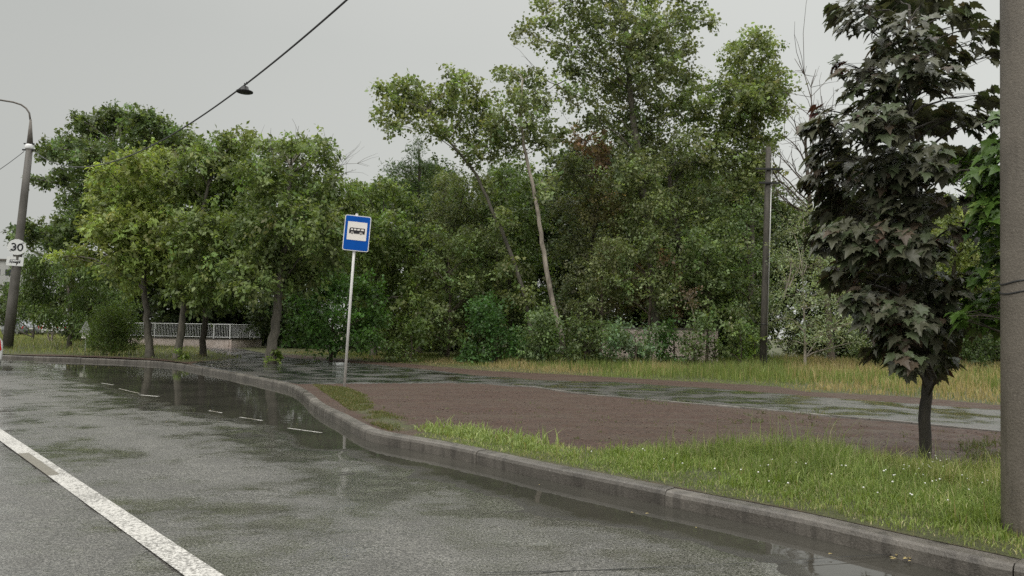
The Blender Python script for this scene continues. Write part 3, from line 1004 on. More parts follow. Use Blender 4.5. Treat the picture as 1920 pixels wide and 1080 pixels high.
# wet leaf litter and blossom crumbs in the gutter and on the soil
mb = MB()
rl = random.Random(9)
for k in range(26):
    px, py = rl.choice([(rl.gauss(1690, 14), rl.gauss(1050, 3)), (rl.uniform(1000, 1800), None), (rl.uniform(300, 700), None)])
    if py is None:
        py = 905 + (px - 1000) * 0.24 + rl.uniform(0, 30) if px > 900 else rl.uniform(740, 800)
    q = at(px, py, 0.0); a = rl.uniform(0, 6.28); r = rl.uniform(0.008, 0.022)
    z = 0.016
    mb.add([(q[0] + r * math.cos(a), q[1] + r * math.sin(a), z), (q[0] - 0.5 * r * math.sin(a), q[1] + 0.5 * r * math.cos(a), z + 0.003),
            (q[0] - r * math.cos(a), q[1] - r * math.sin(a), z), (q[0] + 0.5 * r * math.sin(a), q[1] - 0.5 * r * math.cos(a), z + 0.003)], [(0, 1, 2, 3)])
o = mb.build('leaf_litter', simple_mat('fallen_leaf', (0.38, 0.30, 0.12), 0.5, 0, 0.3, 30)); tag(o, 'small yellow fallen petals and leaves on the wet road', 'litter', None, 'stuff')
# earth clods and crumbs on the soil
n = 1800
SOILP = pxpoly([(690, 740), (900, 722), (1069, 740), (1256, 757), (1490, 778), (1711, 798), (1882, 814), (1900, 880), (1500, 858), (1000, 828), (820, 805)])
p = sample_poly(SOILP, n, rng)
r = np.abs(rng.normal(0, 0.007, n)) + 0.003
z = land_z(p[:, 0], p[:, 1]) + 0.006
ang = rng.uniform(0, 6.28, n)
V = []
for (dx, dy, dz) in ((1, 0, 0), (0, 1, 0), (-1, 0, 0), (0, -1, 0), (0, 0, 0.9), (0, 0, -0.9)):
    jx = rng.uniform(0.6, 1.2, n)
    V.append(np.stack([p[:, 0] + r * jx * (dx * np.cos(ang) - dy * np.sin(ang)), p[:, 1] + r * jx * (dx * np.sin(ang) + dy * np.cos(ang)), z + r * dz * jx], 1))
V = np.stack(V, 1).reshape(-1, 3)
f8 = np.array([0, 1, 4, 1, 2, 4, 2, 3, 4, 3, 0, 4, 1, 0, 5, 2, 1, 5, 3, 2, 5, 0, 3, 5])
q = (np.arange(n)[:, None] * 6 + f8).ravel()
me = np_mesh('soil_clods', V, q, np.full(n * 8, 3))
o = link_mesh('soil_clods', me, simple_mat('clod', (0.11, 0.078, 0.06), 0.85, 0, 0.5, 12)); tag(o, 'crumbs and clods of brown earth on the bare soil', 'soil', None, 'stuff')

# ------------------------------------------------------------------ trees
def norm(a): return a / np.maximum(np.linalg.norm(a, axis=-1, keepdims=True), 1e-9)

DENS = 3.0
class Leafer:
    def __init__(s, seed):
        s.rng = np.random.default_rng(seed)
        s.P = []; s.A = []; s.Nn = []; s.S = []; s.C = []
    def clump(s, c, rad, ntwig, per, size, col, droop=0.3, spread=0.28, hollow=0.35, jit=0.28):
        """c centre, rad (3) radii"""
        g = s.rng
        d = norm(g.normal(0, 1, (ntwig, 3)))
        rr = (hollow + (1 - hollow) * g.random((ntwig, 1)) ** 0.6) * (1 + 0.18 * g.normal(0, 1, (ntwig, 1)))
        tw = np.asarray(c) + d * rr * np.asarray(rad)
        tcol = np.asarray(col) * (1 + jit * g.normal(0, 1, (ntwig, 1))).clip(0.5, 1.7)
        tcol = tcol * (1 + 0.055 * g.normal(0, 1, (ntwig, 3)))
        outd = norm(d + np.array([0, 0, 0.1]))
        n = ntwig * per
        rep = lambda a: np.repeat(a, per, axis=0)
        # leaves strung along a short drooping shoot
        t = g.random((n, 1))
        shoot = rep(norm(outd * np.array([1, 1, 0.4]) + g.normal(0, 0.45, (ntwig, 3)) + np.array([0, 0, -droop])))
        pos = rep(tw) + shoot * (t - 0.3) * spread * 2.2 + g.normal(0, spread * 0.33, (n, 3)) + np.array([0, 0, -1.0]) * droop * (t ** 2) * spread * 0.8
        ax = norm(g.normal(0, 1, (n, 3)) * 0.75 + shoot * 0.6 + np.array([0, 0, -droop * 1.1]))
        nn = norm(g.normal(0, 0.75, (n, 3)) + np.array([0, 0, 0.9]) + rep(outd) * 0.45)
        nn = norm(nn - ax * (nn * ax).sum(1, keepdims=True))
        s.P.append(pos); s.A.append(ax); s.Nn.append(nn)
        s.S.append(size * (0.45 + 0.95 * g.random(n) ** 1.4)); s.C.append(rep(tcol) * g.uniform(0.8, 1.2, (n, 1)))
        return tw
    def build(s, name, mat, parent, aspect=0.62, origin=(0, 0, 0)):
        P = np.concatenate(s.P) - np.asarray(origin); A = np.concatenate(s.A); Nn = np.concatenate(s.Nn); S = np.concatenate(s.S)[:, None]; C = np.concatenate(s.C).clip(0.004, 0.8)
        side = np.cross(A, Nn)
        w = S * aspect * 0.5
        V = np.stack([P, P + A * S * 0.45 + side * w + Nn * S * 0.07, P + A * S - Nn * S * 0.06, P + A * S * 0.45 - side * w + Nn * S * 0.07], 1).reshape(-1, 3)
        q = np.arange(len(V))
        me = np_mesh(name, V, q, np.full(len(P), 4), C)
        return link_mesh(name, me, mat, parent)

G_DARK = (0.050, 0.068, 0.027); G_MID = (0.070, 0.096, 0.032); G_BRIGHT = (0.125, 0.152, 0.048); G_POP = (0.112, 0.132, 0.066)
G_GREY = (0.120, 0.140, 0.085); G_LUSH = (0.060, 0.118, 0.028); G_BROWN = (0.13, 0.088, 0.055)

def limb(mb, a, b, r0, r1, rgen, n=5, sag=0.12, sides=5):
    a = np.asarray(a, float); b = np.asarray(b, float)
    L = np.linalg.norm(b - a)
    pts = []; rad = []
    off = rgen.normal(0, 0.07 * L, 3)
    for i in range(n + 1):
        t = i / n
        p = a + (b - a) * t + off * math.sin(math.pi * t) + np.array([0, 0, 1]) * sag * L * math.sin(math.pi * t) + rgen.normal(0, 0.012 * L, 3) * (0 < i < n)
        pts.append(p); rad.append(r0 + (r1 - r0) * t)
    mb.tube(pts, rad, sides, False)
    return pts

def tree(name, label, cat, D, trunk, clumps, trunk_r=0.14, leaf=0.13, dens=1.0, col=G_MID, bark=M_BARK, droop=0.3, seed=1,
         group=None, depth=1.0, aspect=0.62, hollow=0.2, trunk_top=0.35, cdrop=0.0, subtw=0.18, base_px=None, spread=0.28, dead=None, bare_r=0.012, gain=2.45, limb_k=1.0):
    """trunk: list of px points bottom..top at depth D; clumps: (px,py,r px[,colour])"""
    g = np.random.default_rng(seed)
    b0 = atd(trunk[0][0], trunk[0][1], D)
    zb = zat(b0)
    b0 = np.array([b0[0], b0[1], zb])
    root = empty(name, b0, label, cat, group)
    tp = [b0] + [atd(px, py, D) for px, py in trunk[1:]]
    k = len(tp)
    # trunk with flare, wobble
    mb = MB()
    dense = [tp[0] - np.array([0, 0, 0.15])]; 
    rad = [trunk_r * 1.5]
    for i in range(k - 1):
        for s_ in range(4):
            t = (s_ + (0.35 if i == 0 and s_ == 0 else 0)) / 4
            if i == 0 and s_ == 0:
                dense.append(tp[0] + (tp[1] - tp[0]) * 0.06); rad.append(trunk_r * 1.12); continue
            p = tp[i] + (tp[i + 1] - tp[i]) * t
            u = (i + t) / (k - 1)
            dense.append(p + g.normal(0, trunk_r * 0.12, 3)); rad.append(trunk_r * (1 - (1 - trunk_top) * u))
    dense.append(tp[-1]); rad.append(trunk_r * trunk_top)
    mb.tube([p - b0 for p in dense], rad, 9, True)
    dn = np.array(dense)
    lf = Leafer(seed)
    pm = D / F
    for cl in clumps:
        px, py, r = cl[:3]
        cc = np.array(cl[3] if len(cl) > 3 else col) * gain
        rm = r * pm
        c = atd(px, py, D + g.uniform(-1, 1) * depth)
        c[2] -= cdrop
        rads = (rm * 1.0, max(rm, 0.5) * 1.0, rm * 0.85)
        nt_ = max(5, int(DENS * 15.0 * dens * rm ** 2) + 4)
        per = 22
        tw = lf.clump(c, rads, nt_, per, leaf, cc, droop, spread, hollow)
        # limb: leaves the trunk a bit below the clump
        zt = c[2] - 0.35 * abs(c[0] - np.interp(c[2], dn[:, 2], dn[:, 0])) - rm * 0.6
        i = int(np.argmin(np.abs(dn[:, 2] - zt) + 0.2 * np.linalg.norm(dn - c, axis=1)))
        i = max(i, len(dn) // 4)
        L = np.linalg.norm(c - dn[i])
        r0 = min(rad[i] * 0.65, 0.012 + 0.014 * L) * limb_k
        pts = limb(mb, dn[i] - b0, c - b0, r0, r0 * 0.35, g)
        for tt in tw[: max(1, int(len(tw) * subtw))]:
            j = int(g.integers(2, len(pts)))
            limb(mb, pts[j], tt - b0, max(0.006, r0 * 0.3), 0.004, g, 3, 0.05, 3)
    if dead:
        for (x1, y1, x2, y2) in dead:
            a = atd(x1, y1, D); b = atd(x2, y2, D + g.uniform(-.5, .5))
            pts = limb(mb, a - b0, b - b0, bare_r * 2.2, bare_r * 0.5, g, 6, 0.05, 4)
            L = np.linalg.norm(b - a)
            for s_ in range(int(4 + L * 2)):
                j = int(g.integers(1, len(pts) - 1))
                e = pts[j] + (b - a) * g.uniform(0.12, 0.35) + g.normal(0, 0.16 * L, 3)
                limb(mb, pts[j], e, bare_r * 0.8, bare_r * 0.3, g, 3, 0.05, 3)
    mb.build('trunk', bark, root, True)
    lf.build('crown', M_LEAF, root, aspect, b0)
    return root

PART_NO = 0
# ---- left group
tree('tree', 'broad dark tree rising behind the yellow-green roadside trees on the left', 'tree', 44, [(228, 655), (230, 540), (225, 420), (222, 300)],
     [(225, 230, 38), (205, 215, 22), (170, 245, 38), (150, 225, 16), (265, 225, 26), (290, 255, 45), (345, 270, 32), (325, 250, 18), (370, 275, 14), (130, 285, 38), (92, 280, 20), (120, 335, 22), (85, 340, 14), (70, 335, 8),
      (200, 310, 62), (280, 320, 60), (160, 370, 40), (200, 400, 60), (290, 400, 50), (140, 430, 45), (105, 440, 40), (60, 435, 26), (40, 432, 12), (30, 445, 10)],
     0.3, 0.22, 1.5, G_DARK, seed=11, gain=2.4, depth=2.5, droop=0.15)
tree('tree', 'yellow-green round-crowned tree nearest the lamp post, over the railing', 'tree', 31, [(281, 668), (277, 610), (272, 560), (268, 470), (258, 380)],
     [(228, 300, 26), (205, 320, 20), (300, 292, 34), (262, 300, 26), (200, 350, 36), (190, 385, 20), (260, 360, 56), (322, 340, 44), (210, 425, 46), (185, 430, 24), (280, 440, 60), (230, 490, 40), (290, 500, 42), (250, 530, 20), (175, 478, 16), (120, 480, 14), (145, 470, 14), (320, 470, 50)],
     0.17, 0.21, 1.6, G_BRIGHT, M_BARK_GREY, seed=12, gain=2.32, depth=1.6, droop=0.38, aspect=0.55)
tree('tree', 'leafy green tree on the pale leaning trunk left of the railing post', 'tree', 30, [(332, 674), (340, 610), (350, 550), (368, 450), (390, 350)],
     [(400, 290, 36), (360, 300, 34), (436, 268, 26), (455, 252, 14), (425, 255, 12), (470, 262, 12), (345, 340, 44), (395, 360, 58), (440, 330, 40), (365, 430, 56), (430, 430, 50), (350, 500, 46), (400, 510, 44), (345, 545, 26), (375, 560, 22)],
     0.16, 0.2, 1.6, (0.082, 0.106, 0.036), M_BARK_GREY, seed=13, gain=2.20, depth=1.6, droop=0.38, aspect=0.55)
tree('tree', 'green tree on a dark slim trunk in front of the white railing', 'tree', 33, [(380, 668), (384, 610), (386, 560), (420, 450), (440, 370)],
     [(450, 300, 34), (470, 350, 46), (440, 400, 50), (470, 440, 40), (420, 480, 50), (460, 520, 36), (410, 545, 26), (390, 540, 30), (440, 560, 20)],
     0.15, 0.2, 1.6, (0.065, 0.095, 0.027), M_BARK, seed=14, gain=2.07, depth=1.5, droop=0.38, aspect=0.55)
tree('tree', 'spreading tree with dead twigs on top, on the thick leaning trunk beside the path', 'tree', 27.5, [(507, 682), (514, 620), (522, 560), (532, 470), (540, 380), (545, 310)],
     [(520, 285, 32), (495, 270, 18), (570, 285, 34), (548, 270, 20), (603, 262, 14), (606, 285, 20), (622, 310, 18), (490, 330, 50), (570, 350, 52), (620, 360, 36), (655, 380, 24), (655, 350, 16), (530, 410, 60), (470, 420, 44), (600, 430, 50), (650, 430, 22), (500, 480, 50), (570, 480, 46), (620, 480, 26), (480, 535, 34), (540, 525, 30), (585, 520, 26), (455, 500, 30)],
     0.2, 0.19, 1.7, (0.073, 0.096, 0.034), M_BARK_GREY, seed=15, gain=2.13, depth=1.8, droop=0.38, aspect=0.55,
     dead=[(575, 360, 650, 290), (600, 345, 668, 318), (610, 345, 690, 312), (520, 320, 508, 240), (545, 320, 560, 236), (500, 320, 478, 255), (590, 330, 625, 250)], bare_r=0.009)
tree('tree', 'low spreading roadside tree just right of the lamp post', 'tree', 40, [(130, 650), (132, 600), (128, 540)],
     [(60, 490, 28), (90, 510, 38), (150, 500, 44), (205, 520, 40), (60, 545, 34), (115, 560, 42), (175, 560, 40), (220, 560, 30), (50, 585, 22), (95, 590, 26), (150, 600, 22)],
     0.13, 0.19, 2.2, (0.065, 0.095, 0.028), M_BARK, seed=16, gain=1.9, depth=1.8, droop=0.8, aspect=0.35)
tree('tree', 'small far tree with pale twin stems in the grass by the parked cars', 'tree', 52, [(92, 640), (90, 620), (94, 600)],
     [(80, 585, 18), (105, 590, 16), (60, 580, 18)], 0.07, 0.18, 0.9, G_MID, M_BARK_PALE, seed=17, droop=0.4, dead=[(97, 640, 103, 606)], bare_r=0.04)
tree('tree', 'thin tree standing against the parked cars right of the lamp post', 'tree', 56, [(62, 640), (63, 615), (62, 590)],
     [(62, 575, 20), (35, 570, 22), (85, 570, 18), (20, 560, 20), (4, 560, 22), (-5, 590, 24), (14, 592, 18), (8, 538, 14)], 0.09, 0.18, 0.9, G_DARK, M_BARK, seed=18, droop=0.3)
tree('shrub', 'round dark green bush on the grass left of the tree trunks', 'shrub', 33, [(212, 662), (212, 645), (212, 625)],
     [(205, 600, 30), (190, 630, 26), (230, 615, 30), (245, 640, 20), (180, 648, 16), (212, 645, 26), (225, 585, 14)], 0.06, 0.13, 4.5, (0.055, 0.08, 0.022), M_TWIG, seed=19, gain=1.9, depth=0.6, droop=-0.3, aspect=0.28)
tree('shrub', 'lush bright green shrub behind the bus stop post', 'shrub', 31, [(620, 670), (622, 640), (625, 600)],
     [(600, 525, 38), (570, 560, 34), (640, 545, 44), (685, 545, 32), (575, 605, 38), (620, 600, 44), (670, 600, 42), (705, 590, 26), (600, 640, 26), (650, 640, 28), (690, 635, 26), (555, 630, 24), (625, 490, 24)],
     0.08, 0.16, 1.3, G_LUSH, M_TWIG, seed=20, gain=1.6, depth=1.2, droop=0.3)
for k, (px, py) in enumerate(((514, 668), (342, 672))):
    tree('sapling', ['bright leafy shoots at the foot of the thick leaning trunk', 'small leafy shoots at the foot of the pale trunk'][k], 'shoots', 27.3 if k == 0 else 29.6, [(px, 684), (px, 676), (px, 668)],
         [(px - 3, 672, 7), (px + 2, 662, 6)], 0.012, 0.13, 1.6, (0.075, 0.105, 0.022), M_TWIG, seed=21 + k, depth=0.1, droop=0.3, spread=0.12)

# ---- the wood, front row
tree('poplar_tree', 'leaning poplar with a long pale bare trunk in the middle of the wood', 'tree', 32, [(1064, 668), (1050, 620), (1035, 560), (1022, 490), (1012, 420), (1000, 350), (985, 290), (975, 220), (980, 150)],
     [(945, 135, 18), (975, 140, 26), (1005, 150, 22), (990, 185, 34), (955, 185, 26), (1018, 195, 22), (1025, 235, 18), (985, 230, 34), (945, 230, 24), (1010, 265, 22), (965, 270, 24), (1035, 270, 10), (1040, 330, 12), (1025, 360, 14)],
     0.135, 0.16, 0.95, G_POP, M_BARK_PALE, seed=31, limb_k=0.6, gain=1.9, depth=1.3, droop=0.2, aspect=0.85, hollow=0.2)
tree('poplar_tree', 'poplar whose thin pale trunk leans far left to a ragged crown', 'tree', 33, [(1005, 668), (985, 560), (960, 480), (930, 410), (895, 330), (860, 285), (820, 240), (800, 210)],
     [(712, 165, 12), (735, 175, 26), (725, 205, 22), (765, 165, 30), (770, 205, 34), (735, 235, 18), (800, 190, 34), (850, 140, 16), (845, 165, 24), (855, 200, 38), (880, 150, 14), (895, 180, 26), (905, 220, 36), (815, 235, 30), (870, 250, 34), (925, 250, 30), (925, 280, 22), (880, 290, 24), (905, 345, 22), (940, 400, 18), (950, 500, 24), (975, 560, 26)],
     0.11, 0.16, 1.2, (0.10, 0.12, 0.05), M_BARK_GREY, seed=32, limb_k=0.6, gain=1.9, depth=1.5, droop=0.2, aspect=0.85, hollow=0.2)
tree('poplar_tree', 'tallest poplar, airy silvery crown running off the top of the view', 'tree', 34, [(1235, 668), (1225, 560), (1215, 440), (1200, 320), (1185, 200), (1175, 80), (1170, -20)],
     [(965, 72, 9), (985, 60, 18), (1000, 85, 14), (1030, 40, 26), (1020, 10, 18), (1055, 85, 32), (1080, 30, 38), (1100, 125, 40), (1145, 30, 46), (1075, 175, 34), (1160, 110, 46), (1225, 50, 48), (1285, 35, 34), (1330, 42, 15), (1310, 20, 16), (1230, 130, 48), (1285, 85, 22), (1190, 190, 50), (1110, 225, 34), (1150, -15, 44), (1220, -20, 44), (1280, -15, 30), (1090, -15, 34), (1245, 200, 40), (1190, 270, 50), (1060, 130, 14), (1300, 270, 34), (1330, 312, 32), (1052, 255, 18), (1062, 305, 24), (1292, 205, 26), (1200, 40, 44), (1195, 100, 40), (1190, 150, 44), (1130, 170, 40), (1250, 90, 40), (1215, 230, 44), (1150, 250, 44), (1200, 310, 50), (1165, 330, 40), (1240, 270, 40), (1270, 150, 30), (1110, 75, 34), (1110, 280, 26, G_BROWN), (1085, 265, 20, G_BROWN), (1130, 310, 24, G_BROWN)],
     0.24, 0.16, 0.9, G_POP, M_BARK_GREY, seed=33, limb_k=0.45, gain=1.9, depth=2.0, droop=0.1, aspect=0.85, hollow=0.15, subtw=0.3,
     dead=[(1075, 185, 985, 120), (1060, 150, 1000, 175), (1120, 290, 1060, 240), (1120, 330, 1050, 320)], bare_r=0.014)
tree('poplar_tree', 'fresher green poplar with a rounded top right of the tallest one', 'tree', 36, [(1405, 668), (1408, 560), (1410, 440), (1412, 320), (1412, 200)],
     [(1410, 80, 32), (1375, 95, 24), (1440, 95, 30), (1395, 130, 36), (1440, 145, 38), (1470, 170, 22), (1380, 175, 36), (1425, 195, 44), (1465, 210, 20), (1350, 160, 18), (1400, 245, 42), (1440, 260, 28), (1365, 235, 30), (1410, 290, 36), (1405, 340, 36), (1420, 160, 40), (1395, 205, 40), (1310, 165, 24), (1325, 200, 26), (1310, 235, 30), (1345, 280, 36), (1400, 310, 40), (1300, 140, 16), (1275, 190, 22), (1440, 320, 18)],
     0.18, 0.17, 1.2, (0.105, 0.126, 0.054), M_BARK_GREY, seed=34, limb_k=0.5, gain=1.85, depth=1.6, droop=0.15, aspect=0.8, hollow=0.2)
# dense dark middle storey
tree('tree', 'dense green tree directly behind the bus stop sign', 'tree', 36, [(700, 665), (705, 560), (710, 440)],
     [(690, 365, 32), (720, 350, 26), (660, 390, 30), (745, 375, 36), (675, 430, 44), (735, 430, 48), (690, 490, 48), (750, 500, 46), (660, 500, 30), (720, 560, 44), (780, 560, 36), (740, 620, 34), (790, 625, 26)],
     0.17, 0.2, 1.1, (0.068, 0.090, 0.030), M_BARK_GREY, seed=41, depth=1.8, droop=0.4)
tree('pine_tree', 'dark pine top poking up between the bus stop sign and the leaning poplars', 'tree', 42, [(785, 665), (785, 540), (786, 420), (785, 280)],
     [(784, 268, 9), (786, 290, 15), (770, 315, 16), (800, 315, 18), (745, 315, 14), (728, 320, 9), (765, 340, 24), (805, 345, 26), (735, 345, 18), (785, 370, 36), (750, 385, 28), (825, 385, 28), (790, 420, 44)],
     0.2, 0.2, 1.3, (0.032, 0.048, 0.02), M_BARK, seed=42, depth=1.0, droop=-0.2, aspect=0.22)
tree('tree', 'dull green tree between the bus stop sign and the pale trunks, mid height', 'tree', 37, [(830, 665), (835, 560), (845, 440)],
     [(840, 350, 34), (880, 345, 34), (830, 400, 42), (885, 400, 46), (810, 450, 38), (860, 465, 52), (915, 450, 38), (830, 520, 46), (890, 530, 48), (800, 560, 34), (850, 590, 44), (905, 590, 36), (820, 630, 28)],
     0.18, 0.13, 1.7, (0.072, 0.086, 0.038), M_BARK, seed=43, depth=1.8, droop=0.3)
tree('tree', 'dark tree filling the gap between the two leaning pale trunks', 'tree', 38, [(955, 668), (955, 560), (955, 420)],
     [(950, 330, 36), (990, 350, 34), (935, 390, 44), (985, 410, 46), (950, 460, 50), (995, 490, 40), (940, 530, 48), (985, 570, 46), (930, 600, 40), (1000, 620, 34)],
     0.18, 0.17, 1.2, (0.05, 0.07, 0.024), M_BARK, seed=44, depth=1.8, droop=0.3)
tree('tree', 'murky olive tree right of the long pale trunk with withered brown sprays', 'tree', 36.5, [(1110, 668), (1110, 540), (1115, 400)],
     [(1070, 320, 34), (1110, 330, 44), (1060, 390, 40), (1130, 390, 54, (0.07, 0.068, 0.03)), (1075, 460, 46), (1150, 460, 54), (1090, 530, 52), (1160, 540, 50, (0.075, 0.062, 0.032)), (1065, 590, 40), (1120, 610, 44), (1150, 380, 26, G_BROWN)],
     0.2, 0.14, 1.4, (0.064, 0.074, 0.036), M_BARK, seed=45, depth=2.0, droop=0.35,
     dead=[(1120, 400, 1060, 300), (1150, 470, 1080, 430), (1160, 520, 1110, 450)], bare_r=0.012)
tree('tree', 'big sombre tree below the tallest poplar with brown dead twigs hanging in it', 'tree', 35.5, [(1290, 668), (1285, 560), (1270, 440), (1255, 330)],
     [(1190, 330, 48), (1250, 300, 46), (1300, 310, 44), (1200, 400, 54), (1270, 380, 54), (1330, 370, 44), (1190, 470, 40), (1235, 450, 54), (1310, 450, 52), (1350, 430, 34), (1260, 520, 52), (1330, 520, 46), (1210, 540, 44, (0.075, 0.06, 0.032)), (1245, 590, 36), (1250, 520, 24, G_BROWN), (1270, 570, 20, G_BROWN), (1220, 490, 20, G_BROWN)],
     0.24, 0.14, 1.4, (0.066, 0.080, 0.036), M_BARK, seed=46, depth=2.0, droop=0.35,
     dead=[(1240, 470, 1285, 560), (1240, 480, 1210, 560), (1270, 540, 1300, 650), (1290, 400, 1340, 330), (1300, 460, 1240, 390)], bare_r=0.013)
tree('tree', 'dark tree standing behind the wooden utility pole', 'tree', 38, [(1385, 668), (1388, 560), (1390, 450)],
     [(1380, 370, 34), (1345, 400, 34), (1400, 420, 40), (1370, 470, 46), (1420, 480, 36), (1360, 540, 44), (1410, 550, 42), (1380, 600, 40), (1430, 410, 18), (1450, 450, 18)],
     0.18, 0.16, 1.2, (0.048, 0.064, 0.028), M_BARK, seed=47, depth=1.5, droop=0.3)
tree('willow_shrub', 'grey-green willow thicket right of the utility pole', 'shrub', 29.5, [(1510, 672), (1508, 600), (1505, 520)],
     [(1505, 400, 22), (1480, 430, 26), (1530, 440, 30), (1470, 480, 30), (1510, 490, 38), (1550, 490, 30), (1465, 540, 28), (1500, 550, 40), (1550, 550, 40), (1590, 540, 30), (1470, 600, 30), (1520, 610, 40), (1575, 600, 36), (1620, 600, 30), (1480, 640, 22), (1550, 645, 26), (1610, 640, 24)],
     0.06, 0.12, 1.2, G_GREY, M_BARK_PALE, seed=48, depth=1.2, droop=0.1, aspect=0.4, hollow=0.15,
     dead=[(1470, 560, 1485, 480), (1480, 540, 1500, 500)], bare_r=0.018)
# shrubs along the edge
for k, (px, w, y0, colr, lab) in enumerate((
        (770, 44, 605, (0.055, 0.078, 0.024), 'olive shrub at the edge of the wood right of the bus stop post'),
        (930, 56, 560, (0.03, 0.062, 0.018), 'deep green shrub at the foot of the left leaning poplar'),
        (1010, 50, 585, (0.058, 0.082, 0.035), 'light flecked shrub left of the foot of the long pale trunk'),
        (1095, 44, 600, (0.045, 0.062, 0.024), 'dull shrub right of the foot of the long pale trunk'),
        (1190, 56, 605, (0.065, 0.095, 0.05), 'shiny leaved bush with white glints in front of the pale wall'),
        (1262, 34, 606, (0.04, 0.075, 0.022), 'dark shrub between the pale wall gap and the bent thin stem'),
        (1298, 34, 600, (0.05, 0.07, 0.028), 'low dark bush in front of the right half of the pale wall'),
        (1142, 40, 604, (0.055, 0.08, 0.032), 'low bush in front of the left end of the pale wall'),
        (1338, 15, 634, (0.06, 0.085, 0.03), 'small bush covering the right end of the pale wall'),
        (1388, 38, 570, (0.065, 0.088, 0.035), 'leafy shrub close to the left of the utility pole'),
        (1412, 18, 635, (0.10, 0.14, 0.03), 'small yellow-green bush touching the base of the utility pole'),
        (1660, 60, 560, (0.045, 0.062, 0.024), 'dark thicket seen under the purple maple'),
        (1830, 70, 560, (0.035, 0.052, 0.02), 'dark thicket between the purple maple and the concrete pole'))):
    g_ = random.Random(100 + k)
    cl = []
    y = y0
    while y < 668:
        for q in range(max(1, int(w / 16))):
            rr = g_.uniform(0.36, 0.55) * min(w, 45)
            cl.append((px + g_.uniform(-0.8, 0.8) * w, y + g_.uniform(-8, 8) + rr * 0.6, rr))
        y += 26
    tree('shrub', lab, 'shrub', 31 if px != 1190 else 30, [(px, 672), (px + 3, 655), (px, 630)], cl, 0.05, 0.14, 0.8 if px == 1190 else 1.2, colr, M_TWIG, seed=60 + k, depth=1.0, droop=0.2, aspect=0.6)
for k, (px, D_, colr, lab) in enumerate((
        (200, 56, G_DARK, 'dark bushes behind the left end of the railing'), (300, 57, (0.04, 0.056, 0.022), 'dark bushes behind the middle of the railing, left of the pale trunk'),
        (390, 56, G_DARK, 'dark bushes behind the middle of the railing, right of the dark trunk'), (480, 55, (0.055, 0.08, 0.03), 'green bushes behind the right end of the railing'))):
    g_ = random.Random(300 + k)
    cl = [(px + g_.uniform(-60, 60), y + g_.uniform(-8, 8), g_.uniform(20, 30)) for y in (500, 520, 545, 565, 585, 605, 620, 635) for q in range(3)]
    tree('shrub', lab, 'shrub', D_, [(px, 642), (px, 620), (px, 560)], cl, 0.08, 0.24, 0.7, colr, M_TWIG, seed=320 + k, depth=1.5, droop=0.2, gain=1.0)
for k, (px, D_, w, y0, colr, lab) in enumerate((
        (840, 33.5, 50, 450, (0.062, 0.082, 0.03), 'leafy young tree before the left leaning poplar, lower left of its trunk'),
        (1125, 33, 46, 470, (0.066, 0.078, 0.034), 'greyish young tree right of the long pale trunk'),
        (1215, 32.5, 48, 380, (0.068, 0.084, 0.036), 'tall leafy growth hiding the trunk of the tallest poplar'),
        (1325, 33, 48, 430, (0.060, 0.080, 0.032), 'leafy young tree left of the utility pole'),
        (1400, 34, 40, 400, (0.052, 0.072, 0.028), 'dark leafy growth just behind the utility pole'),
        (930, 35, 40, 430, (0.060, 0.076, 0.03), 'young tree between the two pale trunks'))):
    g_ = random.Random(400 + k)
    cl = []
    y = y0
    while y < (575 if px in (1125, 1215, 1325) else 650):
        for q in range(4):
            cl.append((px + g_.uniform(-1, 1) * w, y + g_.uniform(-12, 12), g_.uniform(16, 32)) + ((tuple(0.5 * np.array(G_BROWN)),) if px in (1215, 1125) and g_.random() < 0.10 else ()))
        y += 34
    dd = []
    if px in (1215, 1125, 840): dd = [(px + g_.uniform(-10, 10), y0 + 60 + 40 * q, px + g_.uniform(-60, 60), y0 + 30 + 40 * q + g_.uniform(-30, 70)) for q in range(5)]
    tree('young_tree', lab, 'tree', D_, [(px, 672), (px + 4, 560), (px, y0 + 20)], cl, 0.07, [0.15, 0.12, 0.14, 0.16, 0.13, 0.15][k], 0.75, colr, M_TWIG, seed=420 + k, depth=1.4, droop=0.3, dead=dd, bare_r=0.012)
tree('sapling', 'bent thin pale stem standing in front of the dark trees left of the utility pole', 'sapling', 31, [(1284, 672), (1286, 650), (1299, 622), (1303, 600), (1296, 575), (1290, 560)],
     [(1290, 560, 12, (0.07, 0.05, 0.035)), (1300, 545, 10, (0.07, 0.05, 0.035))], 0.03, 0.1, 0.8, G_BROWN, M_BARK_PALE, seed=440, depth=0.2, trunk_top=0.5)
# right side behind the maple
tree('tree', 'bare-twigged half dead tree against the sky left of the purple maple', 'tree', 34, [(1560, 668), (1550, 560), (1530, 450), (1515, 350), (1510, 260)],
     [(1560, 420, 24, (0.06, 0.075, 0.03)), (1590, 470, 40, (0.06, 0.075, 0.03)), (1600, 400, 26, (0.07, 0.085, 0.03)), (1540, 500, 30, (0.06, 0.07, 0.03))],
     0.16, 0.14, 0.7, G_MID, M_TWIG, seed=71, depth=1.2,
     dead=[(1515, 350, 1490, 110), (1515, 340, 1540, 180), (1520, 380, 1440, 270), (1522, 400, 1440, 330), (1530, 440, 1470, 360), (1515, 300, 1470, 200), (1510, 280, 1530, 130), (1512, 330, 1580, 230), (1535, 460, 1460, 400), (1520, 360, 1470, 300), (1512, 300, 1560, 200), (1525, 395, 1425, 300), (1528, 410, 1430, 320), (1520, 370, 1450, 285), (1535, 450, 1440, 360), (1515, 310, 1555, 255), (1515, 320, 1460, 250)], bare_r=0.021)
